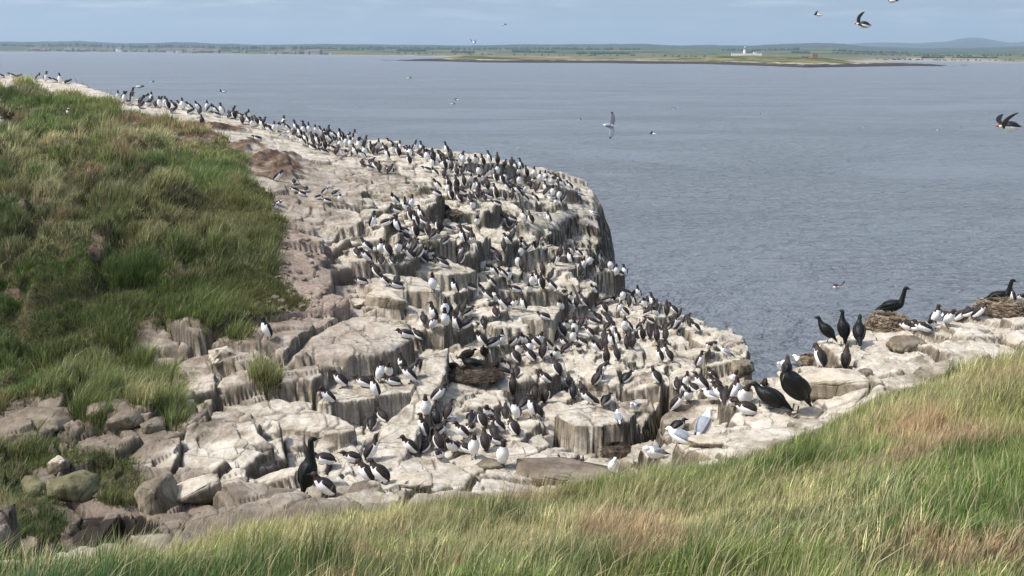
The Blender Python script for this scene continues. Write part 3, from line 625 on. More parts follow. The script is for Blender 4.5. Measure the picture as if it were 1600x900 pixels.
# woods and hedges far away: too many trees to count
M['wood'] = plain('distant_tree_foliage', (.030, .050, .022), .9, .35, .05, .05)
def blobs(name, specs, mat):
    bm = bmesh.new(); r = random.Random(7)
    for (x, y, z, s) in specs:
        m4 = Matrix.Translation((x, y, z+s*.5)) @ Matrix.Diagonal((s*r.uniform(.8, 1.4), s*r.uniform(.8, 1.3), s*r.uniform(.8, 1.1), 1)) @ Euler((r.random()*3, r.random()*3, r.random()*3)).to_matrix().to_4x4()
        bmesh.ops.create_icosphere(bm, subdivisions=1, radius=.62, matrix=m4)
    for v in bm.verts: v.co += Vector((r.uniform(-1, 1), r.uniform(-1, 1), r.uniform(-1, 1)))*.9
    me = bpy.data.meshes.new(name); bm.to_mesh(me); bm.free(); me.materials.append(mat); return mkobj(name, me)
sp = []
for (a, b_, u, n, s) in [(1441,1476,.24,60,13),(1490,1560,.27,60,9),(1164,1180,.5,10,14),(1238,1265,.42,30,13),(900,984,.33,70,15),(925,940,.30,20,14),(800,828,.42,60,18),(828,868,.40,40,11),(705,740,.32,70,14),(620,665,.42,60,16),
        (480,600,.5,60,14),(1130,1250,.62,60,16),(1300,1420,.55,70,14),(560,1000,.6,160,16),(0,500,.5,150,18),(1300,1640,.42,120,10),(600,1150,.2,60,8),(1380,1640,.1,60,6)]:
    for _ in range(n):
        x, y, z = coast_pt(rng.uniform(a, b_), u+rng.uniform(-.012, .012)); sp.append((x, y, z-1, s*rng.uniform(.6, 1.2)*y/7500+1))
wd = blobs('distant_woods', sp, M['wood']); tag(wd, 'dark copses and hedgerows on the far farmland', 'woods', None, 'stuff')

# ------------------------------------------------------------------ sea air
m = bpy.data.materials.new('sea_haze'); m.use_nodes = True; n = m.node_tree; n.nodes.clear()
pv = n.nodes.new('ShaderNodeVolumePrincipled'); pv.inputs['Color'].default_value = (.64, .83, 1.0, 1); pv.inputs['Density'].default_value = 0.000115; pv.inputs['Anisotropy'].default_value = .1
oo = n.nodes.new('ShaderNodeOutputMaterial'); n.links.new(pv.outputs[0], oo.inputs['Volume'])
bm = bmesh.new(); box(bm, -30000, 30000, -100, 30000, -5, 700)
me = bpy.data.meshes.new('haze'); bm.to_mesh(me); bm.free(); me.materials.append(m); hz = mkobj('haze', me); tag(hz, kind='stuff')

# ------------------------------------------------------------------ grass
def blades(name, x, y, z, h, wd_, lean, az, col, seed):
    """one curved blade per base point: 5 verts, a quad and a tri"""
    r = np.random.default_rng(seed); n = len(x)
    fa = r.uniform(0, math.pi, n)                        # facing of the flat side
    fa = np.where(r.random(n) < .6, np.arctan2(-x, y)*0 + r.normal(0, .5, n), fa)
    sx, sy = np.cos(fa)*wd_/2, np.sin(fa)*wd_/2
    dx, dy = np.cos(az)*lean*h, np.sin(az)*lean*h
    b0 = np.stack([x-sx, y-sy, z], 1); b1 = np.stack([x+sx, y+sy, z], 1)
    mx, my, mz = x+dx*.35, y+dy*.35, z+h*.58
    m0 = np.stack([mx-sx*.75, my-sy*.75, mz], 1); m1 = np.stack([mx+sx*.75, my+sy*.75, mz], 1)
    tp = np.stack([x+dx, y+dy, z+h*np.sqrt(np.maximum(1-.45*np.minimum(lean, 1.3)**2, .15))], 1)
    V = np.stack([b0, b1, m0, m1, tp], 1).reshape(-1, 3); i = np.arange(n)*5
    q = np.stack([i, i+1, i+3, i+2], 1); t = np.stack([i+2, i+3, i+4], 1)
    # each blade's colour is darker at the root end and lighter at the tip
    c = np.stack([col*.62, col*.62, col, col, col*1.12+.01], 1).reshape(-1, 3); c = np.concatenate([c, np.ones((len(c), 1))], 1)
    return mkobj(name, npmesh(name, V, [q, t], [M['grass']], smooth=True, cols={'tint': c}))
G1 = np.array((.110, .165, .040)); G2 = np.array((.185, .225, .080)); G3 = np.array((.075, .130, .055)); ST = np.array((.40, .36, .19)); BR = np.array((.34, .255, .15)); YG = np.array((.30, .29, .105))
def tints(x, y, r, sc, straw):
    n = len(x); a = fbm(x*.9*sc, y*.9*sc, 101, 3)+r.normal(0, .22, n); b_ = fbm(x*.6*sc, y*.6*sc, 131, 3)+r.normal(0, .25, n)
    col = G1+(G2-G1)*sstep(-.3, .4, a)[:, None]; col = col+(G3-col)*(sstep(.05, .45, b_)*.8)[:, None]
    yg = sstep(.0, .5, fbm(x*.5*sc, y*.5*sc, 151, 3)+r.normal(0, .25, n)); col = col+(YG-col)*(yg*.7)[:, None]
    s_ = fbm(x*.7*sc+5, y*.7*sc, 171, 4)*1.3 + straw + r.normal(0, .28, n); k = sstep(.30, .62, s_)[:, None]; col = col+(ST-col)*k
    s2 = fbm(x*1.0*sc, y*1.0*sc, 191, 3)*1.2+r.normal(0, .12, n)+straw*.5; k = sstep(.55, .75, s2)[:, None]; col = col+(BR-col)*k
    return col*r.uniform(.75, 1.25, (n, 1))
# foreground meadow: blades gathered in tufts
def tufted(r, cx, cy, per, rad_, wind, spread):
    """blades standing round tuft centres and leaning outward and down the wind"""
    n = len(cx); k = np.repeat(np.arange(n), per); m = len(k)
    a = r.uniform(0, 2*math.pi, m); q = np.abs(r.normal(0, 1, m)); rd = rad_[k] if hasattr(rad_, '__len__') else rad_
    x = cx[k]+np.cos(a)*q*rd; y = cy[k]+np.sin(a)*q*rd
    vx = np.cos(a)*q*spread+np.cos(wind[k]); vy = np.sin(a)*q*spread+np.sin(wind[k])
    return x, y, k, np.arctan2(vy, vx), np.hypot(vx, vy)
r = np.random.default_rng(11); n = 72000
cy = 3.3 + (11.6-3.3)*r.random(n)**.60; cx = r.uniform(-.66, .66, n)*cy
fq_x, fq_y = proj(cx, cy, tz(cx, cy)); bp_ = sstep(1.3, .7, np.sqrt(((fq_x-1345)/95)**2+((fq_y-865)/30)**2)+.5*fbm(cx*3, cy*3, 9, 3))
k_ = fore(cx, cy) & (r.random(n) > .8*bp_) & (r.random(n) < sstep(-.7, .0, fbm(cx*1.9, cy*1.9, 301, 3)+.25)*.8+.2); cx, cy = cx[k_], cy[k_]
n = len(cx); wind = .15+1.6*fbm(cx*.7, cy*.7, 321, 3)+r.normal(0, .55, n)
th_ = (.075+.085*sstep(-.3, .5, fbm(cx*1.6, cy*1.6, 311, 3)))*r.uniform(.5, 1.5, n)*(1+.5*sstep(.1, .5, fbm(cx*2.6, cy*2.6, 341, 2)))
xx, yy, kk, az, vl = tufted(r, cx, cy, 10, .035, wind, .75)
zz = tz(xx, yy)-.01; hh = th_[kk]*r.uniform(.55, 1.3, len(xx))
ln = np.clip(.24*vl+r.normal(0, .12, len(xx)), .02, 1.25)
strw = .20*np.ones(len(xx)); fpx, fpy = proj(xx, yy, zz)
for (a, b_, ra, rb) in [(1490,690,80,22),(1340,870,110,40),(1340,870,100,36),(1120,640,60,30),(560,770,60,14),(1000,850,90,40),(200,880,200,40)]:
    strw += .32*np.exp(-(((fpx-a)/ra)**2+((fpy-b_)/rb)**2))
tv = r.normal(0, 1, n); strw = strw+.16*tv[kk]; tb = np.exp(.34*r.normal(0, 1, n))[kk]
cc = tints(xx, yy, r, 1.0, strw)*tb[:, None]*(1.30+.50*fbm(xx*1.3, yy*1.3, 511, 4))[:, None]
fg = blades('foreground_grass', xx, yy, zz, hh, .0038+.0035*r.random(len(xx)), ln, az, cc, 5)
tag(fg, 'long windblown green and straw coloured grass in the foreground', 'grass', None, 'stuff')
# flowering stems
n = 5000; yy = 3.6+7.4*r.random(n)**.7; xx = r.uniform(-.62, .62, n)*yy; k = fore(xx, yy); xx, yy = xx[k], yy[k]; zz = tz(xx, yy)
cc = (ST*1.15)[None]*r.uniform(.7, 1.2, (len(xx), 1))
o = blades('dry_grass_stems', xx, yy, zz, r.uniform(.22, .42, len(xx)), np.full(len(xx), .0045), np.abs(r.normal(.5, .2, len(xx))), r.normal(.3, .8, len(xx)), cc, 6)
tag(o, 'pale dry seeding stems standing above the foreground grass', 'grass', None, 'stuff')
# turf slope on the left and tufts among the rocks
r = np.random.default_rng(12); n = 90000
cy = 9.4*(46/9.4)**r.random(n); cx = r.uniform(-.66, -.14, n)*cy
cz = tz(cx, cy)-.02; qx, qy = proj(cx, cy, cz); k_ = green(qx, qy, cy) & ~fore(cx, cy)
bare = np.zeros(n); _, et = blocks(cx, cy, 1.25, .6, .8, 123, 0, 0, 1); hollow = 1-sstep(.04, .22, et)
for (a, b_, ra, rb) in [(430,265,50,12),(300,217,50,5),(290,432,26,8),(350,202,34,4),(378,228,30,6),(160,372,12,12),(60,318,30,6),(150,395,10,12),(225,505,25,6),(20,460,22,8),(275,300,20,4)]:
    bare = np.maximum(bare, sstep(1.25, .8, np.sqrt(((qx-a)/ra)**2+((qy-b_)/rb)**2)+.4*fbm(cx*3, cy*3, 7, 2)))
hum = fbm(cx*.9, cy*.9, 401, 3)
k_ &= (r.random(n) > hollow*.6) & (r.random(n) > bare*.97) & (r.random(n) < sstep(-.7, -.1, hum)*.7+.3)
cx, cy, hum, hollow, et = cx[k_], cy[k_], hum[k_], hollow[k_], et[k_]; n = len(cx)
wind = -.1+1.8*fbm(cx*.5, cy*.5, 421, 3)+r.normal(0, .6, n); th_ = (.11+.20*sstep(-.3, .5, hum))*r.uniform(.55, 1.4, n)*np.where(cy < 14, .7, 1.0)*(.65+.5*sstep(.05, .4, et))
xx, yy, kk, az, vl = tufted(r, cx, cy, 13, .03+.0030*cy, wind, .9)
zz = tz(xx, yy)-.02; qx, qy = proj(xx, yy, zz); hum = hum[kk]
hh = th_[kk]*r.uniform(.5, 1.25, len(xx)); ln = np.clip(.34*vl+r.normal(0, .12, len(xx)), .02, 1.25)
tb = np.exp(.30*r.normal(0, 1, n))[kk]; tv = r.normal(0, 1, n)[kk]
strw = -.06+.30*sstep(28, 40, yy)+.25*(qy > 690)+.14*tv+.62*hollow[kk]*(fbm(xx*.4, yy*.4, 601, 2) > -.15)
for (a, b_, ra, rb) in [(60,310,60,14),(290,430,34,14),(150,380,22,16),(20,445,30,14),(230,120+100,200,30),(275,345,24,8),(20,640,60,14),(230,620,30,12)]:
    strw = strw+.45*np.exp(-(((qx-a)/ra)**2+((qy-b_)/rb)**2))
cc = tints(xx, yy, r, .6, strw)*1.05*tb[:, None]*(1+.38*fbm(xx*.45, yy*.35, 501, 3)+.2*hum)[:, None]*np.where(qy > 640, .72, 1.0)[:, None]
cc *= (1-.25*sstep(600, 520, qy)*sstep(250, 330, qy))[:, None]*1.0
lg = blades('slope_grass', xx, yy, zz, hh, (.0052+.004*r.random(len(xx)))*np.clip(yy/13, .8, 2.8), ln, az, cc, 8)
tag(lg, 'lush hummocky green grass over the slope on the left', 'grass', None, 'stuff')
print('blades', len(cc))

# ------------------------------------------------------------------ birds: lofted bodies
def crom(A, sub):
    A = np.asarray(A, float); n = len(A); out = []
    for i in range(n-1):
        p0 = A[max(i-1, 0)]; p1 = A[i]; p2 = A[i+1]; p3 = A[min(i+2, n-1)]
        for s in range(sub):
            t = s/sub; out.append(.5*((2*p1)+(-p0+p2)*t+(2*p0-5*p1+4*p2-p3)*t*t+(-p0+3*p1-3*p2+p3)*t**3))
    out.append(A[-1]); return np.array(out)
def loft(st, seg=14, sub=3, n0=None, matfn=None):
    """st rows: x y z w h key -> verts, quads/tris, material index; theta 0 is the belly side"""
    A = crom(st, sub); A[:, 3:5] = np.maximum(A[:, 3:5], .0008); P_ = A[:, :3]; T = np.gradient(P_, axis=0); T /= np.linalg.norm(T, axis=1)[:, None]+1e-9
    if n0 is None: n0 = np.cross(T[0], (0, 1, 0))
    Nn = n0; V = []; info = []
    for i in range(len(A)):
        Nn = Nn - T[i]*np.dot(T[i], Nn); Nn = Nn/(np.linalg.norm(Nn)+1e-9); S = np.cross(Nn, T[i])
        for k in range(seg):
            th = 2*math.pi*k/seg; V.append(P_[i]+S*A[i, 3]*math.sin(th)-Nn*A[i, 4]*math.cos(th))
    F = []; mi = []
    for i in range(len(A)-1):
        for k in range(seg):
            a = i*seg+k; b = i*seg+(k+1) % seg; F.append((a, b, b+seg, a+seg))
            th = (k+.5)/seg*2*math.pi; th = min(th, 2*math.pi-th); mi.append(matfn(.5*(A[i, 5]+A[i+1, 5]), math.degrees(th)) if matfn else 0)
    for ring, key in ((0, 0), (len(A)-1, -1)):
        V.append(P_[ring]); c = len(V)-1
        for k in range(seg):
            a = ring*seg+k; b = ring*seg+(k+1) % seg; F.append((b, a, c) if ring == 0 else (a, b, c)); mi.append(matfn(A[key, 5], 90 if ring else 0) if matfn else 0)
    return V, F, mi
def shape(parts):
    """join (V,F,mi) triples"""
    V = []; F = []; mi = []
    for v, f, m_ in parts:
        o = len(V); V += [tuple(q) for q in v]; F += [tuple(i+o for i in q) for q in f]; mi += m_
    return V, F, mi
def tomesh(name, vfm, mats):
    V, F, mi = vfm; me = bpy.data.meshes.new(name); me.from_pydata(V, [], F); me.update()
    for m_ in mats: me.materials.append(m_)
    me.polygons.foreach_set('material_index', mi); me.polygons.foreach_set('use_smooth', [True]*len(F)); return me
def dirv(az, el): return np.array([math.cos(el)*math.cos(az), math.cos(el)*math.sin(az), math.sin(el)])
MATS = dict(
 guillemot=['brown', 'white', 'brownface', 'bill_dark', 'foot_dark', 'underwing'], razorbill=['black', 'white', 'black', 'bill_dark', 'foot_dark'],
 puffin=['black', 'white', 'black', 'bill_orange', 'foot_orange', 'underwing'], shag=['shag', 'shag', 'shag', 'bill_grey', 'foot_dark'],
 shag_chick=['chick', 'chick', 'chick', 'bill_dark', 'foot_dark'], kittiwake=['grey', 'white', 'white', 'bill_yellow', 'foot_dark', 'black'])
SPEC = dict(guillemot=(1.07, .95, 1.18), razorbill=(1.05, .75, 1.22), puffin=(.76, .70, 1.3), shag=(1.40, 1.45, 1.22), shag_chick=(1.1, 1.1, 1.4), kittiwake=(.98, .8, 1.15))
# pose: body pitch, neck pitch, neck turn, neck stretch, head pitch, head turn, ground clearance
POSE = dict(u=(72, 84, 0, 1.0, 8, 0, .035), t=(78, 88, 0, 1.35, 14, 15, .04), m=(46, 66, 8, .75, 0, 20, .03), s=(24, 48, 0, .5, 0, 10, .0), p=(52, 66, 45, .75, -48, 110, .025),
            d=(58, 52, 0, .8, -52, 10, .03), y=(64, 82, 0, 1.0, 48, 0, .03), f=(2, 6, 0, .5, 0, 0, 0), h=(50, 88, 0, .35, -50, 25, .03), k=(14, 62, 0, .75, 0, 0, .07), n=(16, 80, 0, 1.65, 4, 0, .0))
def bird_parts(sp, pose, seed=0, hd=None, seg=14, sub=3):
    r = random.Random(seed*7+len(sp)+ord(pose)); b, ne, na, nl, he, ha, cl = POSE[pose]
    sc, nk, fat = SPEC[sp]; b = rad(b+r.uniform(-5, 5)); ne = rad(ne+r.uniform(-5, 5)); sg = r.choice((-1, 1)); na = rad(na*sg+r.uniform(-8, 8)); ha = rad((ha*sg if hd is None else hd)+r.uniform(-10, 10)); he = rad(he+r.uniform(-6, 6))
    d = dirv(0, b); st = []
    tail = -.17 if sp.startswith('shag') else -.14 if sp == 'kittiwake' else -.10
    prof = [(tail, .014, .005, 0), (-.072, .032, .018, 1), (-.035, .053, .042, 2), (.03, .068, .061, 3), (.085, .071, .066, 4), (.135, .062, .058, 5), (.172, .047, .043, 6)]
    for t, ww, hh, k in prof:
        bend = -.012*(1-((t-.04)/.16)**2); nrm = np.array([-math.sin(b), 0, math.cos(b)])
        st.append([*(d*t-nrm*bend*0+nrm*(.010 if t < -.07 else 0)), ww*fat, hh*fat, k])
    ps = d*.172; nd = dirv(na, ne); L_ = .085*nl*nk; k = 7
    thick = 1.0 if not sp.startswith('shag') else .9
    for f_, ww in ((.35, .038), (.7, .031)):
        st.append([*(ps+nd*(L_*f_+.012)+d*.008*(1-f_)), ww*thick, ww*1.02*thick, k]); k += 1
    hp = ps+nd*(L_+.02); hdv = dirv(na+ha, he)
    big = 1.12 if sp in ('puffin',) else .95 if sp == 'kittiwake' else .85 if sp.startswith('shag') else 1.
    for f_, ww, hh in ((-.002, .0295, .030), (.024, .025, .026), (.045, .014, .0145), (.056, .007, .0085)):
        st.append([*(hp+hdv*f_+nd*(.006 if f_ < .03 else 0)), ww*big, hh*big, k]); k += 1
    def mf(key, th):
        if sp.startswith('shag'): return 0
        if sp == 'kittiwake': return 0 if (th > 105 and 1.2 < key < 5.4) else 1
        if sp == 'puffin':
            if 8.2 < key < 11.4 and 35 < th < 128: return 1
            if key > 6.2: return 0
            return 0 if th > 108 else 1
        if key > 6.6: return 2
        if key > 5.6: return 2 if th > 70 else 1
        if key < .9: return 0
        return 0 if th > 120 else 1
    body = loft(st, seg, sub, None, mf)
    # folded wings
    wings = []
    nrm = np.array([-math.sin(b), 0, math.cos(b)])
    for s in (-1, 1):
        lw = []
        tl = tail*.8 if sp != 'kittiwake' else -.20
        for t, off, up, ww, hh, kk in ((.155, .044, .018, .003, .008, 0), (.125, .053, .026, .013, .026, 1), (.06, .056, .034, .015, .034, 2), (-.02, .045, .036, .013, .028, 3), (-.06, .028, .028, .009, .016, 4), (tl, .012, .016, .003, .005, 5)):
            lw.append([*(d*t+np.array([0, s*off*fat, 0])+nrm*up*fat), ww, hh, kk])
        wings.append(loft(lw, 8, 2, nrm, (lambda key, th: 5 if key > 3.9 else 0) if sp == 'kittiwake' else (lambda key, th: 0)))
    # bill
    e = hp+hdv*.052; dn = np.array([0, 0, -1.]); blen, bh, bw_ = dict(guillemot=(.05, .0085, .005), razorbill=(.036, .0135, .0055), puffin=(.042, .026, .009), kittiwake=(.042, .0075, .005)).get(sp, (.052, .007, .0055))
    bst = [[*(e-hdv*.006), bw_, bh, 0], [*(e+hdv*blen*.45), bw_*.75, bh*(.95 if sp != 'guillemot' else .75), 1], [*(e+hdv*blen*.85+dn*.002), bw_*.4, bh*.45, 2], [*(e+hdv*blen+dn*.005), .001, .0015, 3]]
    bill = loft(bst, 8, 1, None, lambda k_, t_: 3)
    # legs with webbed feet, drawn from the belly down to the ground
    V = np.array(body[0]); zmin = V[:, 2].min(); gz = zmin-cl/1.0
    cx = float(d[0]*.02)
    feet = []
    for s in (-1, 1):
        x0 = cx+.01; y0 = s*.026; top = gz+cl+.03
        leg = loft([[x0-.012, y0, top, .006, .006, 0], [x0-.004, y0, gz+.010, .0055, .0055, 1], [x0, y0, gz+.004, .006, .004, 2]], 6, 1, None, lambda k_, t_: 4)
        w_ = [(x0-.012, y0, gz+.004), (x0+.045, y0-.022, gz+.001), (x0+.052, y0, gz+.001), (x0+.045, y0+.022, gz+.001), (x0-.008, y0, gz+.009), (x0+.04, y0-.020, gz+.004), (x0+.048, y0, gz+.005), (x0+.04, y0+.020, gz+.004)]
        web = (w_, [(0, 1, 2, 3)[::-1], (4, 5, 6, 7), (0, 1, 5, 4), (1, 2, 6, 5), (2, 3, 7, 6), (3, 0, 4, 7)], [4]*6)
        feet.append(shape([leg, web]))
    off = np.array([-cx, 0, -gz])
    def fin(s_): return ([tuple((np.array(v)+off)*sc) for v in s_[0]], s_[1], s_[2])
    return fin(body), [fin(x) for x in wings], fin(bill), [fin(x) for x in feet]
cache = {}
def bird_meshes(sp, pose, var, hd=None, merged=True):
    key = (sp, pose, var, hd, merged)
    if key not in cache:
        b, w_, bl, ft = bird_parts(sp, pose, var, hd, 14 if not merged else 12, 3 if not merged else 2)
        mats = [M[q] for q in MATS[sp]]
        if merged: cache[key] = [(sp, tomesh(sp, shape([b]+w_+[bl]+([] if pose == 's' else ft)), mats))]
        else: cache[key] = [(sp, tomesh(sp, b, mats)), ('wing', tomesh('wing', w_[0], mats)), ('wing', tomesh('wing', w_[1], mats)), ('bill', tomesh('bill', bl, mats)), ('foot', tomesh('foot', ft[0], mats)), ('foot', tomesh('foot', ft[1], mats))]
    return cache[key]
YAW = {'2': -90, '8': 90, '4': 180, '6': 0, '1': -128, '3': -52, '7': 132, '9': 48}
rb = random.Random(99)
CROWD = []; ALLB = []
def place(sp, pose, dr, px, py, size=1.0, hd=None, detail=None, at=None, ymin=10.9, label=None, lift=0, name=None):
    x, y, z = at if at else hit(px, py, ymin)
    yaw = rad(YAW[dr]+rb.uniform(-14, 14)) - math.atan2(x, y)
    if detail is None: detail = y < 17.5
    s = size*rb.uniform(.94, 1.06); var = rb.randrange(3)
    ALLB.append(dict(sp=sp, pose=pose, dr=dr, x=x, y=y, z=z-.006+lift, yaw=yaw, s=s, var=var, hd=hd, detail=detail, px=px, py=py, label=label, name=name or sp))

SPN = {'g': 'guillemot', 'r': 'razorbill', 'p': 'puffin', 'k': 'kittiwake'}
def tile(x0, y0, k, txt, ymin=10.9):
    for e in txt.replace('\n', ';').split(';'):
        q = e.split()
        if len(q) < 3: continue
        code = q[2]; sp = 'guillemot'
        if len(code) == 3: sp = SPN[code[0]]; code = code[1:]
        if code[0] == 'm' and rb.random() < .16 and sp == 'guillemot': code = rb.choice('pdyp')+code[1]
        if code[1] == '8' and rb.random() < .5 and sp == 'guillemot': code = rb.choice('mupsmu')+rb.choice('4172346')
        place(sp, code[0], code[1], x0+float(q[0])/k, y0+float(q[1])/k, ymin=ymin)
tile(0, 0, 4, '15 488 s4;85 485 s4;112 492 s9;172 506 s4;232 508 p6;290 514 u3;345 518 s4;378 526 u2;420 526 s9')
tile(180, 120, 6.667, '''35 262 u2;80 245 m6;104 282 u2;130 245 u6;132 294 s2;175 294 u6;222 293 m9;268 296 s9;305 288 m6;335 308 s2;385 255 u2;365 300 m9;420 315 s8;446 306 m6;478 328 u2;515 333 u2;555 345 s8;578 340 m7;602 345 s9;655 342 m4;705 346 u2;745 352 m4;778 358 s9;828 356 m4;880 359 s8;915 366 u2;975 376 p6;1008 380 p4;1068 386 s4;1115 390 u1;1148 392 s8;1195 405 s9;1232 422 m8;1268 432 m4;1290 448 m8;1328 465 m6;
140 448 ps2;908 522 ru8;635 658 pm2;1495 666 rs4''')
tile(370, 165, 8, '''72 198 m8;108 226 m7;155 200 u2;195 285 p2;198 242 m7;240 256 m9;268 272 m9;325 262 u4;350 302 m8;418 346 m4;470 342 u2;482 306 m6;540 280 u2;522 335 p2;588 384 ks6;645 330 m4;690 335 m8;722 366 s8;760 336 u4;795 404 u4;830 330 u2;850 372 u2;690 442 p2;770 452 s4;868 482 u4;832 460 u8;902 484 s8;928 385 u2;966 356 u4;942 442 m8;990 424 s2;1014 502 s8;1042 532 s9;962 512 s7;1085 404 u9;1030 386 u2;1062 442 m4;1165 412 m4;1200 432 s8;1222 404 m7;1132 474 m8;1105 562 u8;1102 608 s4;1182 522 m6;1215 604 s4;1250 504 m8;1280 436 u8;1290 552 u2;1332 504 m4;1252 592 m9;1365 524 m8;1375 624 s2;1405 634 s9;1422 456 u2;1425 562 u2;1442 514 u6;1470 604 u2;1482 648 u4;1510 562 u9;1540 644 u2;1522 602 m8;1556 564 s8;1588 592 m8;1585 672 m1''')
tile(540, 200, 8, '''252 322 m8;290 312 s9;342 302 s6;410 292 y2;502 304 m7;528 396 u4;545 312 m8;580 246 m4;622 328 u2;662 324 u7;690 337 m4;716 338 m7;315 446 s9;265 476 s8;316 490 s8;386 522 m7;420 556 m8;490 576 m9;570 546 s7;757 332 s8;802 346 u2;848 302 y6;870 352 m9;906 332 s8;942 372 s7;982 386 m9;948 324 s4;796 472 u7;1016 384 u2;1042 404 u7;1092 418 u7;1122 432 u4;1162 402 m8;1086 502 m8;1036 556 s4;1156 512 u8;1186 432 s8;1132 612 m4;1202 602 s8;1242 534 u7;1266 542 m8;1270 374 u4;1312 402 m8;1302 482 m8;1336 602 m8;1376 472 m8;1410 582 m9;1412 482 u2;1442 462 s8;1460 542 s1;1492 462 s8;1232 632 m8;1296 772 u4;1332 768 u7;1376 782 m2;1162 772 m4;1426 742 m8;1456 802 s8;1470 852 s4;1382 882 u7;1282 872 u2;1322 864 u7;1212 852 s4;1432 892 m7''')
tile(720, 225, 8, '''66 332 s4;102 312 m8;152 322 u2;182 332 m8;226 376 u2;266 342 m8;290 392 m9;332 362 u2;362 334 u8;402 402 u2;452 392 m8;497 346 t2;440 482 m8;492 492 u2;522 514 u7;537 384 m8;572 412 u4;592 334 u4;622 442 s8;652 436 s9;662 382 u4;702 334 u4;727 452 u7;742 404 m8;692 442 s9;242 492 m6;282 496 m2;332 464 m8;122 512 p2;92 622 m8;122 632 s8;162 602 m8;202 562 s2;242 572 m8;292 582 m9;32 562 m8;42 662 s4;102 712 s8;212 692 m8;262 662 m8;302 672 s8;22 702 s8;152 832 d2;442 692 u7;382 662 s8;552 706 m8;592 602 m4;642 702 m8;647 604 m7;662 642 m4;722 722 m4;732 602 s4;802 602 m8;852 502 s2;792 472 u2;822 462 m9;862 472 s8;862 432 u2;892 484 u2;887 722 m4;922 562 m8;952 572 m9;1002 482 u2;1012 612 u4;1062 622 m9;1062 542 p2;1092 542 m8;1112 602 s9;1152 592 s8;1182 582 m8;1212 612 u2;1242 592 m9;1276 622 m4;1292 652 s8;1337 662 u4;1122 502 s8;1162 522 s8;1262 572 s8;1232 542 m8;1150 684 ks4;1192 804 d2;1272 742 m9;1490 700 ks4;467 842 s4''')
tile(720, 310, 8, '''792 318 u1;882 324 y7;716 302 s4;1105 322 u4;206 374 d2;607 382 m7;572 334 m4;642 432 s8;32 592 u4;602 592 m4;642 562 m9;692 572 s2;52 828 d9;402 742 s4;482 742 m8;542 742 m8;622 792 d2;692 802 u2;752 792 m8;792 762 m8;772 882 u2;852 822 m9;822 872 m8;802 642 s8;1182 842 u6;1242 762 m8;1272 752 u2;1312 742 m8;1372 782 u4;1432 772 m8;1680 215 ks4''')
tile(540, 310, 8, '''332 396 u6;432 352 s6;512 382 m9;597 432 u4;652 432 m8;702 462 u8;637 134 p4;692 162 y2;727 142 u8;650 186 s4;777 238 m1;817 242 m7;947 286 u4;887 392 u4;942 456 s4;1032 462 m8;1002 382 s7;1082 462 s9;1112 442 u7;822 502 s8;1292 412 s4;1362 422 s2;1462 582 m3;1512 562 m8;1482 432 s8;442 732 u2;482 722 m7;402 732 s4;562 712 p2;692 692 p6;742 682 s7;792 682 m9;762 802 m4;822 812 m9;902 692 s8;932 816 m7;1012 782 d2;1092 722 s8;1132 732 s9;1042 642 m8;1202 762 s8;1242 822 s4;1172 712 s4;1475 782 u6;282 824 m4;152 732 s8;232 692 s8''')
tile(540, 390, 8, '''397 352 m7;217 432 s4;512 462 m4;602 484 s4;642 432 s8;547 212 rs8;502 204 s8;1095 724 u2;1376 618 ru4''')
tile(720, 390, 8, '''432 392 p4;347 264 s4;542 432 m8;602 364 d2;692 384 d2;402 504 m4;890 474 u2;962 442 u4;1022 402 m8;1062 392 m9;1012 638 u7;1152 562 m4;1202 572 s8;352 642 m4;432 642 s8;242 572 s8;202 542 s4;702 562 s4;802 562 m8;542 744 m4;602 722 m8;652 742 p3;792 772 u4;1292 742 m4;1352 722 m8;1462 732 s8;442 862 s8;502 792 s8''')
tile(880, 400, 8, '''217 242 m8;247 242 m8;327 216 u2;372 216 m7;422 216 s8;462 236 m8;492 262 u2;567 316 u2;622 262 s4;672 272 s8;717 282 s8;830 342 p6;702 412 s4;392 492 m1;532 592 s6;642 582 rm8;742 572 u2;822 642 m8;882 622 u4;932 622 m8;942 512 u1;992 502 s8;1002 542 m8;1012 682 m2;1062 652 u4;1092 642 m8;782 746 m4;702 732 s8;1167 802 m1;1232 802 m8;1282 832 s9;1392 742 m4;1432 802 m9;1482 832 s9;1382 882 u6;1152 852 s4;1212 872 s9;1042 742 s6;1082 762 m9;542 792 s7;502 842 s7;382 852 s4;452 842 s8;112 892 p2;32 592 s8;182 642 s8;432 642 s9''')
tile(640, 470, 8, '''132 532 rs7;42 462 s4;182 300 s8;232 404 p3;262 332 m6;312 332 m8;352 332 u2;372 222 u2;432 412 u2;442 272 u2;402 202 m8;502 372 u8;562 362 m9;592 352 s9;522 152 m8;602 182 m9;652 192 s9;922 582 p4;932 352 rs8;1152 622 u2;1192 642 m8;1312 692 d2;1282 622 s8;1437 712 ru2;1352 622 s8;1382 642 s8;1572 552 p2;1342 792 m7;1202 882 s8;962 860 rm8;1022 885 rs9''')
tile(820, 480, 8, '''22 632 m4;132 652 u9;262 642 s6;342 682 d2;152 482 m4;262 412 s4;302 532 m4;292 412 s8;342 402 s9;422 382 rm7;452 512 m4;502 562 s9;542 472 u2;512 302 s8;622 382 u2;572 292 m8;682 474 s4;612 572 s2;482 452 s8;452 262 s8;702 277 m9;822 202 s4;962 202 s7;1022 242 s9;1002 132 m7;822 412 m4;902 572 m4;952 542 s8;1002 522 m8;992 452 m8;1087 512 u8;1102 372 u2;1162 452 m8;1202 462 m8;1272 492 m8;1352 537 u9;1462 432 u7;1242 312 m8;1312 302 p4;1372 302 m6;1017 722 u8;1152 672 m7;942 866 m6''')
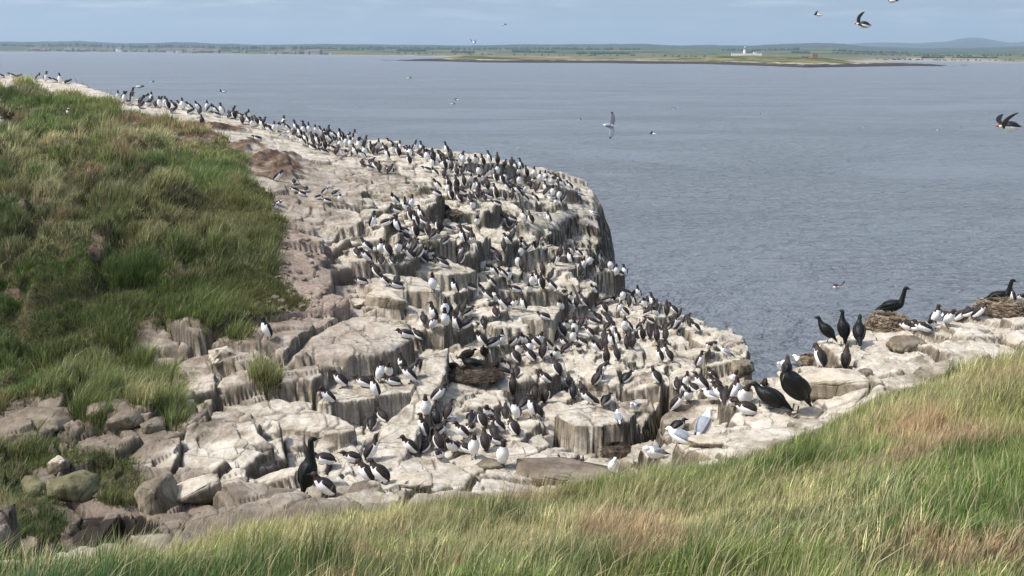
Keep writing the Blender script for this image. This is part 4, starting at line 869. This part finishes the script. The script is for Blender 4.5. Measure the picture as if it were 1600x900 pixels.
tile(640, 570, 8, '''1332 152 s8;1252 142 s4;1292 402 u8;1402 552 s9;1332 702 u1;1252 662 s8;1540 652 u4;1572 472 m8;472 692 m9;432 702 m8;342 782 rm8;302 702 u2;422 742 s9;757 752 rs8;762 832 s2;922 792 m7;1102 682 m8;1082 762 s8;1142 692 m8;1222 742 s2;1182 852 m4;1062 882 s8;1322 892 m7''')
tile(820, 570, 8, '''282 256 m4;412 272 m7;502 342 s8;572 312 m8;192 442 u9;112 672 m7;12 562 s8;602 492 rm8;732 442 m7;862 502 s4;882 392 m9;802 452 m4;902 512 rs9;1252 222 rs9;1390 592 kk1''')
tile(1000, 570, 8, '''217 272 p7;562 302 s8;632 332 s7;522 332 s8;560 442 m4;602 472 m8;492 574 m6;442 832 rs9;790 322 m4;922 192 m8;922 352 s8;1082 240 p2;930 492 kk4;1012 472 m4;1052 482 s8;1152 482 u6;1122 562 s2''')
tile(1000, 480, 8, '''250 702 u4;307 652 u2;372 682 m7;732 772 u8;860 522 s2;922 517 s2;1092 602 ks4;710 312 p4;617 232 s8;482 342 p6;302 392 m4;202 492 m8;312 492 m8;22 432 m8''')
tile(620, 640, 8, '''192 572 m4;332 532 s9;292 382 u4;362 412 m8;402 402 s2;482 542 m7;542 552 s2;442 332 s9;652 552 m1;802 532 s4;842 390 m4;960 612 u2;1052 522 m8;1212 382 s4;1332 372 m8''')
tile(400, 450, 4, '''75 322 ru4;465 732 m4;542 627 m4;692 620 s4;772 592 s8;832 562 p2;872 612 s4;942 592 m4;922 540 u4;964 545 m6;722 892 rs8;802 832 s7;752 752 s8''')
tile(400, 640, 4, '''452 347 s4;622 332 s4;712 327 y6;702 472 m4;792 462 m4;452 552 m4''')
tile(400, 225, 4, '''130 236 rm6;238 256 ps8;250 310 ps4;295 326 ps4;312 304 ps8;385 347 ps6;425 320 pm6;490 326 ps9;452 377 ps4;528 372 pu2;137 382 ps3;152 407 ps1''')
place('puffin', 'u', '2', 4, 198); place('puffin', 'u', '3', 106, 183)
# near birds
D_ = lambda px, py, D: P(px, py, D)
def near(sp, pose, dr, px, py, D, size=1.0, hd=None, label=None):
    x, y, _ = P(px, py, D); place(sp, pose, dr, px, py, size, hd, True, (x, y, P(px, py, D)[2]), label=label)
place('guillemot', 'u', '2', 785, 731, 1.12, hd=62, detail=True, label='large brown headed guillemot showing its full white breast on the front rock slab', ymin=12.0)
place('shag', 't', '6', 482, 786, .98, hd=0, detail=True, label='tall black shag stretching its neck up behind the foreground grass at lower left', ymin=11.2)
place('shag', 'h', '1', 1243, 645, 1.32, detail=True, label='big black shag standing hunched and preening on the right rock ledge', ymin=11.5)
place('shag', 's', '4', 1210, 640, 1.0, detail=True, label='dark shag sitting low behind the big preening shag', ymin=13)
place('guillemot', 'p', '2', 1163, 642, 1.15, detail=True, label='big guillemot bowing its white neck left of the preening shag', ymin=13)
place('guillemot', 'd', '2', 1190, 632, 1.12, detail=True, label='guillemot with white belly standing between the bowing bird and the preening shag', ymin=13)
place('guillemot', 's', '4', 1172, 648, 1.0, detail=True, label='brown guillemot crouching at the feet of the bowing guillemot', ymin=13)
place('kittiwake', 'm', '9', 1096, 688, 1.2, detail=True, label='large grey and white gull standing at the rock edge with its head up', ymin=12)
place('kittiwake', 's', '4', 1068, 700, 1.05, detail=True, label='white gull resting just below the large standing gull', ymin=11.6)
place('kittiwake', 's', '1', 1027, 716, 1.1, detail=True, label='white gull half hidden behind the tips of the foreground grass', ymin=11.2)
place('kittiwake', 'm', '2', 957, 744, 1.15, detail=True, label='plump white gull facing the camera below the dark rock cleft', ymin=12.0)
place('kittiwake', 'k', '8', 965, 704, .95, detail=True, label='grey backed kittiwake on its nest in the dark rock cleft', ymin=12)
# right hand promontory
place('shag', 'n', '6', 1387, 496, 1.0, hd=0, detail=True, label='black shag sitting on the big twig nest with its neck raised, facing right', lift=.12)
place('shag', 'm', '4', 1293, 536, .82, hd=0, detail=True, label='smaller black shag at left of the three on the pale rock')
place('shag', 'u', '7', 1316, 540, .92, hd=0, detail=True, label='upright black shag in the middle of three, neck raised')
place('shag', 'm', '8', 1341, 540, .92, hd=20, detail=True, label='black shag bending forward at right of the three, head hidden')
place('shag', 'n', '6', 1554, 478, .98, hd=0, detail=True, label='black shag sitting on the twig nest at the right edge', lift=.14)
place('guillemot', 'u', '4', 1580, 478, 1.0, hd=0, detail=True, label='guillemot with its bill touching the shag on the right hand nest', lift=.05)
place('guillemot', 's', '2', 1594, 477, 1.0, detail=True, label='white breasted guillemot crouching at the right edge of the picture', lift=.05)
for q in [('u', '3', 1459, 511, 'guillemot with white breast turned right, nearest the big nest among the promontory group'), ('s', '2', 1455, 514, 'small white breasted guillemot crouching lowest of the promontory group'),
          ('s', '4', 1484, 493, 'guillemot with head turned left at the back of the promontory group'), ('m', '3', 1480, 510, 'guillemot leaning right at the centre front of the promontory group'),
          ('m', '6', 1497, 504, 'guillemot leaning right in the middle of the promontory group'), ('s', '6', 1510, 502, 'guillemot crouching behind the rightmost of the promontory group'), ('m', '6', 1524, 502, 'rightmost guillemot of the promontory group, white belly to the camera'),
          ('s', '6', 1432, 518, 'guillemot lying flat just right of the big twig nest'), ('s', '4', 1420, 516, 'dark guillemot lying against the right side of the big twig nest'), ('s', '4', 1446, 519, 'guillemot crouching low between the big nest and the promontory group')]:
    place('guillemot', q[0], q[1], q[2], q[3], detail=True, label=q[4])
place('guillemot', 'd', '7', 1282, 576, 1.1, detail=True, label='guillemot stretching down with a white side patch below the three shags')
place('guillemot', 'u', '8', 1320, 579, 1.0, detail=True, label='guillemot standing with its back turned below the three shags')
place('kittiwake', 's', '4', 1256, 560, 1.0, detail=True, label='white headed kittiwake furthest back at the left tip of the promontory')
place('kittiwake', 's', '1', 1225, 569, 1.0, detail=True, label='kittiwake leftmost at the tip of the promontory')
place('kittiwake', 's', '1', 1237, 579, 1.15, detail=True, label='larger white kittiwake in front at the tip of the promontory')
place('guillemot', 'm', '8', 1228, 594, 1.0, detail=True, label='brown guillemot half hidden above the preening shag')
# shag family in the colony
for sp, ps, dr, px, py, sz, lb in [('shag', 's', '4', 744, 584, 1.0, 'large black shag hunched in the middle of the colony nest'), ('shag_chick', 's', '6', 727, 567, .95, 'dark downy shag chick at the upper left of the colony nest'),
        ('shag_chick', 'm', '2', 757, 568, .85, 'dark downy shag chick standing at the back of the colony nest'), ('shag_chick', 's', '4', 712, 583, .72, 'small dark chick at the left rim of the colony nest'),
        ('shag_chick', 's', '9', 769, 585, .8, 'dark downy chick at the right rim of the colony nest')]:
    place(sp, ps, dr, px, py, sz, label=lb, lift=.06, name='shag')
place('shag', 's', '4', 698, 337, .62, label='dark brown bird sitting on the nest with green leaves', lift=.08, name='shag')

# ------------------------------------------------------------------ labels that single each bird out
keepb = []
for b_ in sorted(ALLB, key=lambda q: 0 if q['label'] else 1):
    def clash(x, y): return any((x-c['x'])**2+(y-c['y'])**2 < (.21 if b_['pose'] in 'utyd' or c['pose'] in 'utyd' else .25)**2 for c in keepb)
    if b_['label'] is None or b_['detail'] is False:
        ok = not clash(b_['x'], b_['y'])
        for dx, dy in ((7, 0), (-7, 0), (0, 5), (12, 2), (-12, 2), (0, -6), (8, 7), (-8, 7)):
            if ok: break
            x, y, z = hit(b_['px']+dx, b_['py']+dy)
            if not clash(x, y) and abs(y-b_['y']) < 2.5: b_.update(x=x, y=y, z=z-.006, px=b_['px']+dx, py=b_['py']+dy); ok = True
        if not ok: continue
    keepb.append(b_)
ALLB = keepb
ANCH = [(20,124,'at the far left of the skyline'),(92,130,'near the grass at the far left skyline'),(195,162,'at the left start of the long ridge'),(222,164,'on the ridge left of centre crowd, above reddish soil'),(252,168,'on the ridge above the green tussock'),
 (285,172,'on the bare stretch of ridge'),(320,176,'on the ridge above the lone razorbill'),(352,178,'on the ridge where the pale rock dips'),(385,190,'on the ridge bend before the dense crowd'),(405,203,'at the start of the dense ridge crowd'),
 (440,208,'in the dense ridge crowd beside the pale gull'),(470,215,'in the dense ridge crowd right of the pale gull'),(495,225,'in the thick of the dense ridge crowd'),(520,237,'in the dense crowd at its lower rim'),(548,240,'at the right end of the dense ridge crowd'),
 (590,255,'in the hollow below the ridge'),(612,240,'on the pale hump right of the dense crowd'),(650,245,'on the flat topped hump of the ridge'),(678,262,'where the ridge crowd thickens again'),(700,280,'on the slope above the brown stones'),(712,300,'beside the brown stones on the upper slope'),
 (745,268,'on the skyline above the cliff head'),(775,275,'on the skyline around the tallest upright bird'),(806,282,'on the skyline right of the tallest upright bird'),(835,292,'on the skyline where it falls to the cliff'),(865,300,'in the dark cluster near the cliff top'),(885,306,'at the very top of the cliff edge'),
 (745,305,'in the knot of birds on the upper slope'),(785,312,'in the row above the pale dome'),(825,316,'on the pale dome below the skyline'),(875,330,'on the cliff head beside the gulls'),(820,350,'on the niche ledge under the pale dome'),(855,350,'alone on the rounded shoulder of the cliff'),
 (630,330,'in the small group on the upper left rock'),(600,358,'on the rounded streaked rock'),(660,350,'below the nest with green leaves'),(690,365,'in the rubble right of the streaked rock'),(745,360,'beside the white splashed boulder'),(725,385,'on the block left of the yellowish pillar'),
 (600,400,'on the ledge under the streaked rock'),(645,408,'in the row on the long upper ledge'),(690,405,'at the right of the long upper ledge'),(580,425,'on the rock beside the earthy path'),(620,450,'at the end of the mossy ledge'),(785,400,'in the group at the foot of the niche'),(815,410,'between the stepped blocks'),(880,400,'at the foot of the dark cliff'),
 (775,430,'on the blocks left of the square pillar'),(835,440,'around the brown block under the pillar'),(865,465,'beside the square pillar'),(765,465,'on the shaded step above the big square block'),(800,485,'on top of the big square block'),(910,425,'in the dark corner right of the square pillar'),
 (950,440,'on the outer edge above the sea'),(985,450,'on the outer rocks facing the sea'),(930,470,'on the pale boulder of the outer slope'),(970,480,'in the group halfway down the outer edge'),(1010,480,'around the upright bird on the outer edge'),(1050,498,'on the lower outer edge against the sea'),
 (676,480,'in the bay below the mossy wall'),(690,505,'on the ledge above the long diagonal slab'),(715,490,'on the dark step behind the diagonal slab'),(655,530,'on the hump left of the diagonal slab'),(760,525,'in the cleft beside the small pale pillar'),(790,552,'on the ledge right of the small pale pillar'),
 (850,535,'in the crowd under the big square block'),(885,535,'at the right of the crowd under the big block'),(925,505,'on the smooth hollow of the outer slope'),(935,545,'in the cluster on the middle hump'),(970,535,'on the broken hump right of the middle cluster'),(1000,530,'on the tilted slab near the outer edge'),
 (1030,560,'on the shelf near the lower point'),(1090,560,'on the lower point near the water'),(1095,510,'at the lowest corner against the sea'),(1125,550,'on the boulders of the lower point'),(940,585,'on the tip of the middle hump'),(975,590,'in the shade of the streaked hump'),
 (810,590,'on the slope right of the shag nest'),(880,600,'in the close family group in the hollow'),(905,625,'on the ledge above the upright columns'),(835,620,'on the small step above the columns'),(840,650,'on the pale floor right of the grey block'),(810,650,'at the right foot of the grey block'),(785,660,'in the huddle at the foot of the grey block'),
 (740,670,'in front of the grey block'),(695,660,'in the corner under the diagonal slab'),(655,690,'beside the wall of the diagonal slab'),(690,705,'in the row on the front floor'),(745,705,'on the front floor at its right end'),(1025,600,'on the steep slab by the cleft'),(1065,615,'in the shaded corner beyond the cleft'),(1060,645,'on the square block beyond the cleft'),
 (1105,615,'in the jumble below the lower point'),(1130,625,'in the gap left of the big preening shag'),(540,595,'at the left of the ledge under the big dome'),(580,598,'on the ledge under the big dome'),(625,592,'at the right of the ledge under the big dome'),(590,660,'on the step against the long slab'),(570,715,'on the rock below the long slab'),(585,750,'low in the rocks by the grass'),(515,770,'beside the tall black shag'),
 (432,285,'by the dark burrow at the turf edge'),(470,300,'on the flat rock by the turf edge'),(520,308,'at the right of the flat rock'),(436,322,'at the grass edge above the earthy path'),(418,530,'alone on the rock below the grass bank'),(270,218,'in the grass under the ridge'),(105,183,'in the grass of the upper left slope'),(4,198,'at the left edge of the grass slope'),(316,198,'alone on the pale rock under the ridge'),(200,186,'at the top of the grass slope')]
PT = dict(u='upright', t='very upright', m='leaning', s='crouching', p='preening', d='bowing', y='bill up', k='standing', n='sitting', f='flying', h='hunched')
VT = {'2': 'facing the camera', '8': 'with its back turned', '4': 'facing left', '6': 'facing right', '1': 'turned half left', '3': 'turned half right', '7': 'turned away left', '9': 'turned away right'}
ORD = ['leftmost', 'second from left', 'third from left', 'fourth from left', 'fifth from left', 'sixth from left', 'seventh from left', 'eighth from left']
for b_ in ALLB:
    i = int(np.argmin([(b_['px']-a[0])**2+1.6*(b_['py']-8-a[1])**2 for a in ANCH])); b_['zone'] = i
grp = {}
for b_ in ALLB:
    if not b_['label']: grp.setdefault((b_['zone'], b_['sp'], b_['pose'], b_['dr']), []).append(b_)
for (zn, sp, ps, dr), bs in grp.items():
    bs.sort(key=lambda q: q['px'])
    for i, b_ in enumerate(bs):
        sp_t = sp.replace('_', ' ')
        b_['label'] = '%s %s %s %s' % (PT[ps], sp_t, VT[dr], ANCH[zn][2]) + ('' if len(bs) == 1 else ', '+ORD[min(i, 7)])
        while len(b_['label'].split()) > 16: b_['label'] = b_['label'].replace(' from left', '').replace('with its back turned', 'seen from behind') if ' from left' in b_['label'] else ' '.join(b_['label'].split()[:16])
GRP = dict(guillemot='guillemots crowding the rocks', razorbill='razorbills among the colony', puffin='puffins by the turf edge', kittiwake='gulls on the rocks', shag='shags', shag_chick='shags')
gl = sorted([b_ for b_ in ALLB if b_['sp'] == 'guillemot'], key=lambda q: (0 if q['detail'] else 1, q['y']))
rest = set(id(b_) for b_ in gl[300:])
print('birds', len(ALLB), 'guillemots', len(gl))
cv = []; cf = []; cm = []
for b_ in ALLB:
    if id(b_) in rest:
        me = bird_meshes(b_['sp'], b_['pose'], b_['var'], b_['hd'])[0][1]; n_ = len(me.vertices)
        co = np.empty(n_*3); me.vertices.foreach_get('co', co); co = co.reshape(-1, 3)*b_['s']; c, s = math.cos(b_['yaw']), math.sin(b_['yaw'])
        co = np.stack([c*co[:, 0]-s*co[:, 1]+b_['x'], s*co[:, 0]+c*co[:, 1]+b_['y'], co[:, 2]+b_['z']], 1); o_ = sum(len(a) for a in cv)
        cv.append(co); cf += [tuple(v+o_ for v in p_.vertices) for p_ in me.polygons]; cm += [p_.material_index for p_ in me.polygons]; continue
    parts = bird_meshes(b_['sp'], b_['pose'], b_['var'], b_['hd'], not b_['detail'])
    o = mkobj(b_['name'], parts[0][1]); o.location = (b_['x'], b_['y'], b_['z']); o.rotation_euler = (0, 0, b_['yaw']); o.scale = (b_['s'],)*3
    tag(o, b_['label'], {'kittiwake': 'gull', 'shag_chick': 'shag'}.get(b_['sp'], b_['sp']), GRP[b_['sp']])
    for nm, me in parts[1:]: mkobj(nm, me, o)
me = bpy.data.meshes.new('guillemot_crowd'); me.from_pydata([tuple(v) for v in np.concatenate(cv)], [], cf)
for q in MATS['guillemot']: me.materials.append(M[q])
me.polygons.foreach_set('material_index', cm); me.polygons.foreach_set('use_smooth', [True]*len(cf)); me.update()
tag(mkobj('guillemot_crowd', me), 'far guillemots crowding the distant ridge crest', 'guillemots', None, 'stuff')

# ------------------------------------------------------------------ birds on the wing
def spread_wing(span, chord, up, back, s, sp):
    st = []
    for i, (f_, c_, th) in enumerate(((0, .9, .012), (.25, 1.0, .011), (.5, .95, .008), (.8, .68, .005), (1, .18, .002))):
        a = up*(1 if f_ < .5 else 1.0)
        st.append([.05+(.03*math.sin(f_*3.1)-back*f_*f_), s*(.03+span*f_*math.cos(a)), .01+span*f_*math.sin(a)-(.05*span*f_*f_), chord*c_/2, th/2, i])
    return loft(st, 10, 3, np.array([0, -math.sin(up)*s, math.cos(up)]), (lambda k, t: 5 if k > 3.4 else (1 if t < 95 else 0)) if sp == 'kittiwake' else (lambda k, t: 5 if t < 95 else 0))
def flyer(sp, x, y, z, yaw, pitch, upl, upr, label, size=1.0, bank=0):
    b, w_, bl, ft = bird_parts(sp, 'f', 1, 0); mats = [M[q] for q in MATS[sp]]; sc = SPEC[sp][0]
    off = np.mean(np.array(b[0]), 0)
    def cen(q): return ([tuple(np.array(v)-off) for v in q[0]], q[1], q[2])
    o = mkobj(sp, tomesh(sp, cen(b), mats)); o.location = (x, y, z); o.rotation_euler = (bank, pitch, yaw); o.scale = (size,)*3
    span = dict(puffin=.24, kittiwake=.46, guillemot=.31)[sp]; ch = dict(puffin=.07, kittiwake=.20, guillemot=.09)[sp]
    for s, up in ((1, upl), (-1, upr)):
        q = spread_wing(span, ch, up, (.09 if sp == 'puffin' else .05), s, sp); mkobj('wing', tomesh('wing', q, mats), o)
    mkobj('bill', tomesh('bill', cen(bl), mats), o)
    if sp == 'puffin':
        for s in (-1, 1):
            f_ = loft([[-.10, s*.018, -.005, .005, .004, 0], [-.145, s*.024, -.012, .010, .003, 1], [-.175, s*.03, -.016, .013, .002, 2]], 6, 1, None, lambda k, t: 4); mkobj('foot', tomesh('foot', f_, mats), o)
    return tag(o, label, 'gull' if sp == 'kittiwake' else sp, 'birds in flight')
def fly_at(sp, px, py, D, yaw, pitch, ul, ur, label, size=1.0, bank=0):
    x, y, z = P(px, py, D); flyer(sp, x, y, z, rad(yaw), rad(pitch), rad(ul), rad(ur), label, size, rad(bank))
fly_at('puffin', 1574, 197, 12.5, 178, 2, 62, 20, 'puffin flying left with raised wings and orange feet at the right edge', 1.0, -12)
fly_at('puffin', 1347, 38, 19, 176, -4, -4, 62, 'puffin flying left above the horizon, wings half raised', 1.0, -10)
fly_at('kittiwake', 953, 196, 40, 12, 6, 14, 10, 'white gull flying over the open water, wings vertical', 1.1, 78)
fly_at('puffin', 1308, 448, 24, -82, -8, 38, 38, 'small puffin flying toward the camera low over the water at right', 1.0)
for i, (px, py, D, yw, u_, lb) in enumerate([(1277,23,52,170,40,'dark auk flying in the sky left of the puffin'),(1397,1,40,10,20,'dark auk cut by the top edge of the picture'),(740,66,62,120,45,'dark auk flying just over the far hills'),(788,38,75,10,15,'small dark auk high in the sky near the centre'),
    (1020,209,55,170,35,'dark auk flying right of the white gull'),(1053,170,90,20,25,'tiny dark auk above and right of the white gull'),(640,122,75,12,25,'tiny auk flying over the water left of centre'),(348,143,60,175,30,'dark auk flying above the ridge crest'),
    (220,135,50,5,10,'dark auk gliding over the water above the left ridge'),(238,128,95,5,30,'tiny auk above the gliding auk on the left'),(708,162,80,10,20,'tiny auk over the water, left one of a pair'),(714,156,82,170,30,'tiny auk over the water, upper one of a pair'),
    (906,187,110,0,30,'tiny auk left of the white gull'),(1190,178,120,180,20,'tiny pale auk far over the water right of centre'),(1350,198,110,0,15,'tiny auk skimming the rippled water'),(1466,203,110,0,15,'tiny auk skimming the water left of the orange footed puffin')]):
    fly_at('guillemot', px, py, D, yw, 0, u_, u_-10, lb)

# ------------------------------------------------------------------ nests
def nest(px, py, r_, h_, n, label, ymin=10.9, mat='twig', sx=1.2, dz=0.0):
    x, y, z = hit(px, py, ymin); r2 = random.Random(int(px)); root = empty('nest', (x, y, z+dz), label, 'nest', 'nests of twigs')
    bm = bmesh.new(); seg = 20; rings = []
    for rr_, zz_ in ((1.1, -.25), (1.05, .1), (.92, .6), (.7, .95), (.45, .85), (.1, .7)):
        rings.append([bm.verts.new((sx*r_*rr_*math.cos(2*math.pi*i/seg)*(1+.08*r2.uniform(-1, 1)), r_*rr_*math.sin(2*math.pi*i/seg)*(1+.08*r2.uniform(-1, 1)), h_*zz_+.012*r2.uniform(-1, 1))) for i in range(seg)])
    for a, b_ in zip(rings, rings[1:]):
        for i in range(seg): bm.faces.new((a[i], a[(i+1) % seg], b_[(i+1) % seg], b_[i]))
    bm.faces.new(rings[-1]); me = bpy.data.meshes.new('nest_mound'); bm.to_mesh(me); bm.free(); me.materials.append(M['twig_dark']); mkobj('nest_mound', me, root)
    V = []; F = []
    for _ in range(int(n*1.8)):
        a = r2.uniform(0, 6.283); q = r2.uniform(.45, 1.1); l_ = r2.uniform(.10, .30)*r_/.3; th = r2.uniform(.003, .007)
        c0 = np.array([sx*r_*q*math.cos(a), r_*q*math.sin(a), h_*(1.0-1.1*max(0, q-.65)/.45+r2.uniform(-.15, .12))])
        dd = np.array([-math.sin(a)+r2.uniform(-.7, .7), math.cos(a)+r2.uniform(-.7, .7), r2.uniform(-.25, .25)]); dd /= np.linalg.norm(dd); p0 = c0-dd*l_/2; p1 = c0+np.array([0, 0, .012]); p2 = c0+dd*l_/2
        sd_ = np.cross(dd, (0, 0, 1)); sd_ /= np.linalg.norm(sd_)+1e-6; upv = np.cross(sd_, dd); o_ = len(V)
        for pp in (p0, p1, p2):
            for k in range(3): V.append(tuple(pp+th*(sd_*math.cos(k*2.094)+upv*math.sin(k*2.094))))
        for s_ in (0, 3):
            for k in range(3): F.append((o_+s_+k, o_+s_+(k+1) % 3, o_+s_+3+(k+1) % 3, o_+s_+3+k))
    me = bpy.data.meshes.new('twigs'); me.from_pydata(V, [], F); me.materials.append(M[mat]); mkobj('twigs', me, root); return root, (x, y, z)
nest(1388, 508, .38, .22, 520, 'big nest heap of dry stalks and twigs under the shag on the right promontory', sx=1.15, dz=-.06)
nest(1562, 484, .40, .18, 380, 'twig nest with green leaves at the right edge', sx=1.25, dz=-.03)
nest(742, 586, .40, .08, 420, 'dark flat nest of stalks and seaweed under the shag family', mat='twig_dark', sx=1.35)
nest(706, 341, .26, .08, 160, 'small brown nest with fresh green leaves on the upper rocks', sx=1.3)
nest(1268, 543, .20, .10, 160, 'small pale nest of stalks left of the three shags')
nest(966, 708, .22, .12, 160, 'dark muddy nest in the cleft under the kittiwake', ymin=12, mat='twig_dark')
nest(1322, 582, .28, .04, 140, 'thin layer of dry stalks under the guillemot below the three shags')
def leafy(px, py, n, r_, label, dy=0):
    x, y, z = hit(px, py); r2 = random.Random(int(px)+3); V = []; F = []
    for _ in range(n):
        c = np.array([r2.gauss(0, r_), r2.gauss(0, r_*.6), abs(r2.gauss(.03, .04))]); a = r2.uniform(0, 6.28); s_ = r2.uniform(.02, .045); t_ = r2.uniform(-.5, .9)
        u_ = np.array([math.cos(a), math.sin(a), t_])*s_; v_ = np.array([-math.sin(a), math.cos(a), r2.uniform(-.3, .3)])*s_*.4; o_ = len(V)
        V += [tuple(c-u_), tuple(c+v_), tuple(c+u_), tuple(c-v_)]; F.append((o_, o_+1, o_+2, o_+3))
    me = bpy.data.meshes.new('leafy_plant'); me.from_pydata(V, [], F); me.materials.append(M['leaf']); o = mkobj('leafy_plant', me); o.location = (x, y, z+.03); tag(o, label, 'plant')
leafy(691, 342, 90, .10, 'bright green leafy plant beside the small nest on the upper rocks')
leafy(1582, 478, 90, .12, 'green leafy plant on the right rim of the nest at the right edge')

# ------------------------------------------------------------------ loose boulders and stones
def boulder(px, py, wx, wy, wz, seed, mat, label, rot=0, ymin=9.3, sink=.25, tilt=(0, 0), grp_=None, at=None):
    x, y, z = at if at else hit(px, py, ymin); r2 = random.Random(seed); bm = bmesh.new()
    for _ in range(26):
        v = Vector((r2.gauss(0, 1), r2.gauss(0, 1), r2.gauss(0, 1))).normalized(); m_ = max(abs(v.x), abs(v.y), abs(v.z)); v = v/(m_**.62)
        bm.verts.new((v.x*wx/2, v.y*wy/2, v.z*wz/2))
    bmesh.ops.convex_hull(bm, input=bm.verts[:])
    loose = [v for v in bm.verts if not v.link_faces]; bmesh.ops.delete(bm, geom=loose, context='VERTS')
    bmesh.ops.dissolve_limit(bm, angle_limit=.2, verts=bm.verts[:], edges=bm.edges[:])
    bmesh.ops.bevel(bm, geom=bm.edges[:], offset=min(wx, wy, wz)*.055, segments=2, affect='EDGES', clamp_overlap=True)
    bmesh.ops.triangulate(bm, faces=bm.faces[:]); 
    for _ in range(2): bmesh.ops.subdivide_edges(bm, edges=[e for e in bm.edges if e.calc_length() > max(wx, wy, wz)*.08], cuts=1, use_grid_fill=True)
    bmesh.ops.triangulate(bm, faces=bm.faces[:])
    bm.normal_update(); vs_ = np.array([v.co for v in bm.verts]); k = 7/max(wx, wy, wz)
    dn = .5*fbm(vs_[:, 0]*k+seed, vs_[:, 2]*k+vs_[:, 1]*k, seed, 4)
    for v, d_ in zip(bm.verts, dn): v.co += v.normal*float(d_)*min(wx, wy, wz)*.09
    me = bpy.data.meshes.new('boulder'); bm.to_mesh(me); bm.free(); me.materials.append(M[mat])
    for p_ in me.polygons: p_.use_smooth = True
    o = mkobj('boulder', me); o.location = (x, y+wy*.3, z+wz*(.5-sink)); o.rotation_euler = (tilt[0], tilt[1], rot); tag(o, label, 'boulder', grp_)
boulder(110, 790, .62, .45, .42, 1, 'boulder_green', 'large greenish angular boulder among grass at lower left', .2, 9.3, .18, (.1, .1))
boulder(53, 782, .42, .4, .32, 2, 'boulder_green', 'dark greenish boulder left of the large green one', -.2, 9.3, .2)
boulder(89, 742, .30, .28, .26, 3, 'boulder_white', 'small rock with a white splash above the large green boulder', .1, 9.3, .2)
boulder(65, 668, .85, .6, .30, 4, 'boulder', 'broad layered grey slab at the left edge below the grass', -.35, 10, .3, (.1, .12))
boulder(190, 672, .55, .4, .36, 5, 'boulder', 'grey angular rock below the grass, left of centre gully', .3, 10, .3)
boulder(150, 650, .0+.42, .35, .2, 6, 'boulder', 'flat brown rock tucked under the grass edge', .1, 10, .3)
boulder(236, 676, .36, .3, .26, 7, 'boulder', 'squared pale rock right of the grey angular rock', .5, 10, .3)
boulder(300, 788, .62, .5, .34, 8, 'boulder_white', 'flat topped rock with white marks over the dark hollow', .35, 10.2, .3, (.05, -.1))
boulder(245, 800, .5, .45, .5, 9, 'boulder', 'brown rock at the right side of the dark hollow', .8, 9.6, .3)
boulder(605, 493, .95, .8, .42, 10, 'boulder_white', 'rounded pale boulder resting behind the big dome', -.4, 15, .35, (.1, .15))
boulder(560, 483, .42, .35, .26, 11, 'boulder_white', 'smaller pale boulder left of the rounded pale boulder', .4, 15, .3)
boulder(345, 585, .48, .4, .36, 12, 'boulder_white', 'squarish rock with white streaks at the top left of the rocks', .5, 14, .3)
boulder(430, 800, .62, .5, .24, 13, 'boulder', 'smooth brown rock at the foot of the tall shag', .1, 10.4, .35)
boulder(562, 785, .40, .34, .26, 14, 'boulder', 'grey rounded rock beside the foreground grass', .5, 10.4, .3)
boulder(525, 795, .26, .2, .10, 15, 'boulder_white', 'small white splashed stone right of the tall shag', .2, 10.2, .3)
boulder(880, 752, 1.7, .7, .34, 16, 'boulder', 'long tan slab of rock lying above the foreground grass', -.16, 12.2, .35, (.12, .10))
boulder(765, 733, .5, .3, .16, 17, 'boulder', 'low brown rock under the large white breasted guillemot', .1, 12.2, .4)
boulder(640, 762, .7, .45, .16, 18, 'boulder_white', 'flat pale slab at the foot of the diagonal wall', .1, 12, .35)
boulder(1352, 588, .24, .18, .13, 19, 'boulder', 'smooth grey cobble below the promontory rocks', .1, 12, .3)
boulder(1420, 548, .75, .5, .34, 20, 'boulder', 'rounded brown boulder in the middle of the promontory', .2, 13, .35)
boulder(1300, 620, 1.15, .7, .42, 21, 'boulder_white', 'large white splashed block right of the preening shag', -.2, 12, .4, (.15, -.1))
boulder(1160, 585, .62, .5, .42, 22, 'boulder', 'rounded boulder at the lower point by the water', .4, 18, .3)
boulder(1180, 602, .5, .4, .3, 23, 'boulder', 'brown boulder lowest at the water side', -.3, 18, .3)
boulder(672, 396+8, .42, .3, .32, 24, 'boulder', 'pointed brown stone on the long upper ledge', .3, 20, .25)
boulder(1300-190, 705, .55, .3, .14, 25, 'boulder_white', 'low white rock behind the foreground grass on the right', .1, 11.2, .3)
boulder(507, 455+4, .22, .16, .10, 26, 'boulder', 'small stone lying on the earthy path', .1, 17, .3)
rs = random.Random(8)
for i in range(60):                        # scree on the earthy path
    px = rs.gauss(470, 28); py = rs.uniform(360, 505); x, y, z = hit(px, py, 15)
    s = rs.uniform(.05, .13); boulder(px, py, s*1.4, s, s*.7, 200+i % 8, 'boulder', 'small loose brown stone scattered on the earthy path', rs.uniform(0, 3), 15, .2, (0, 0), 'loose stones on the earthy path')
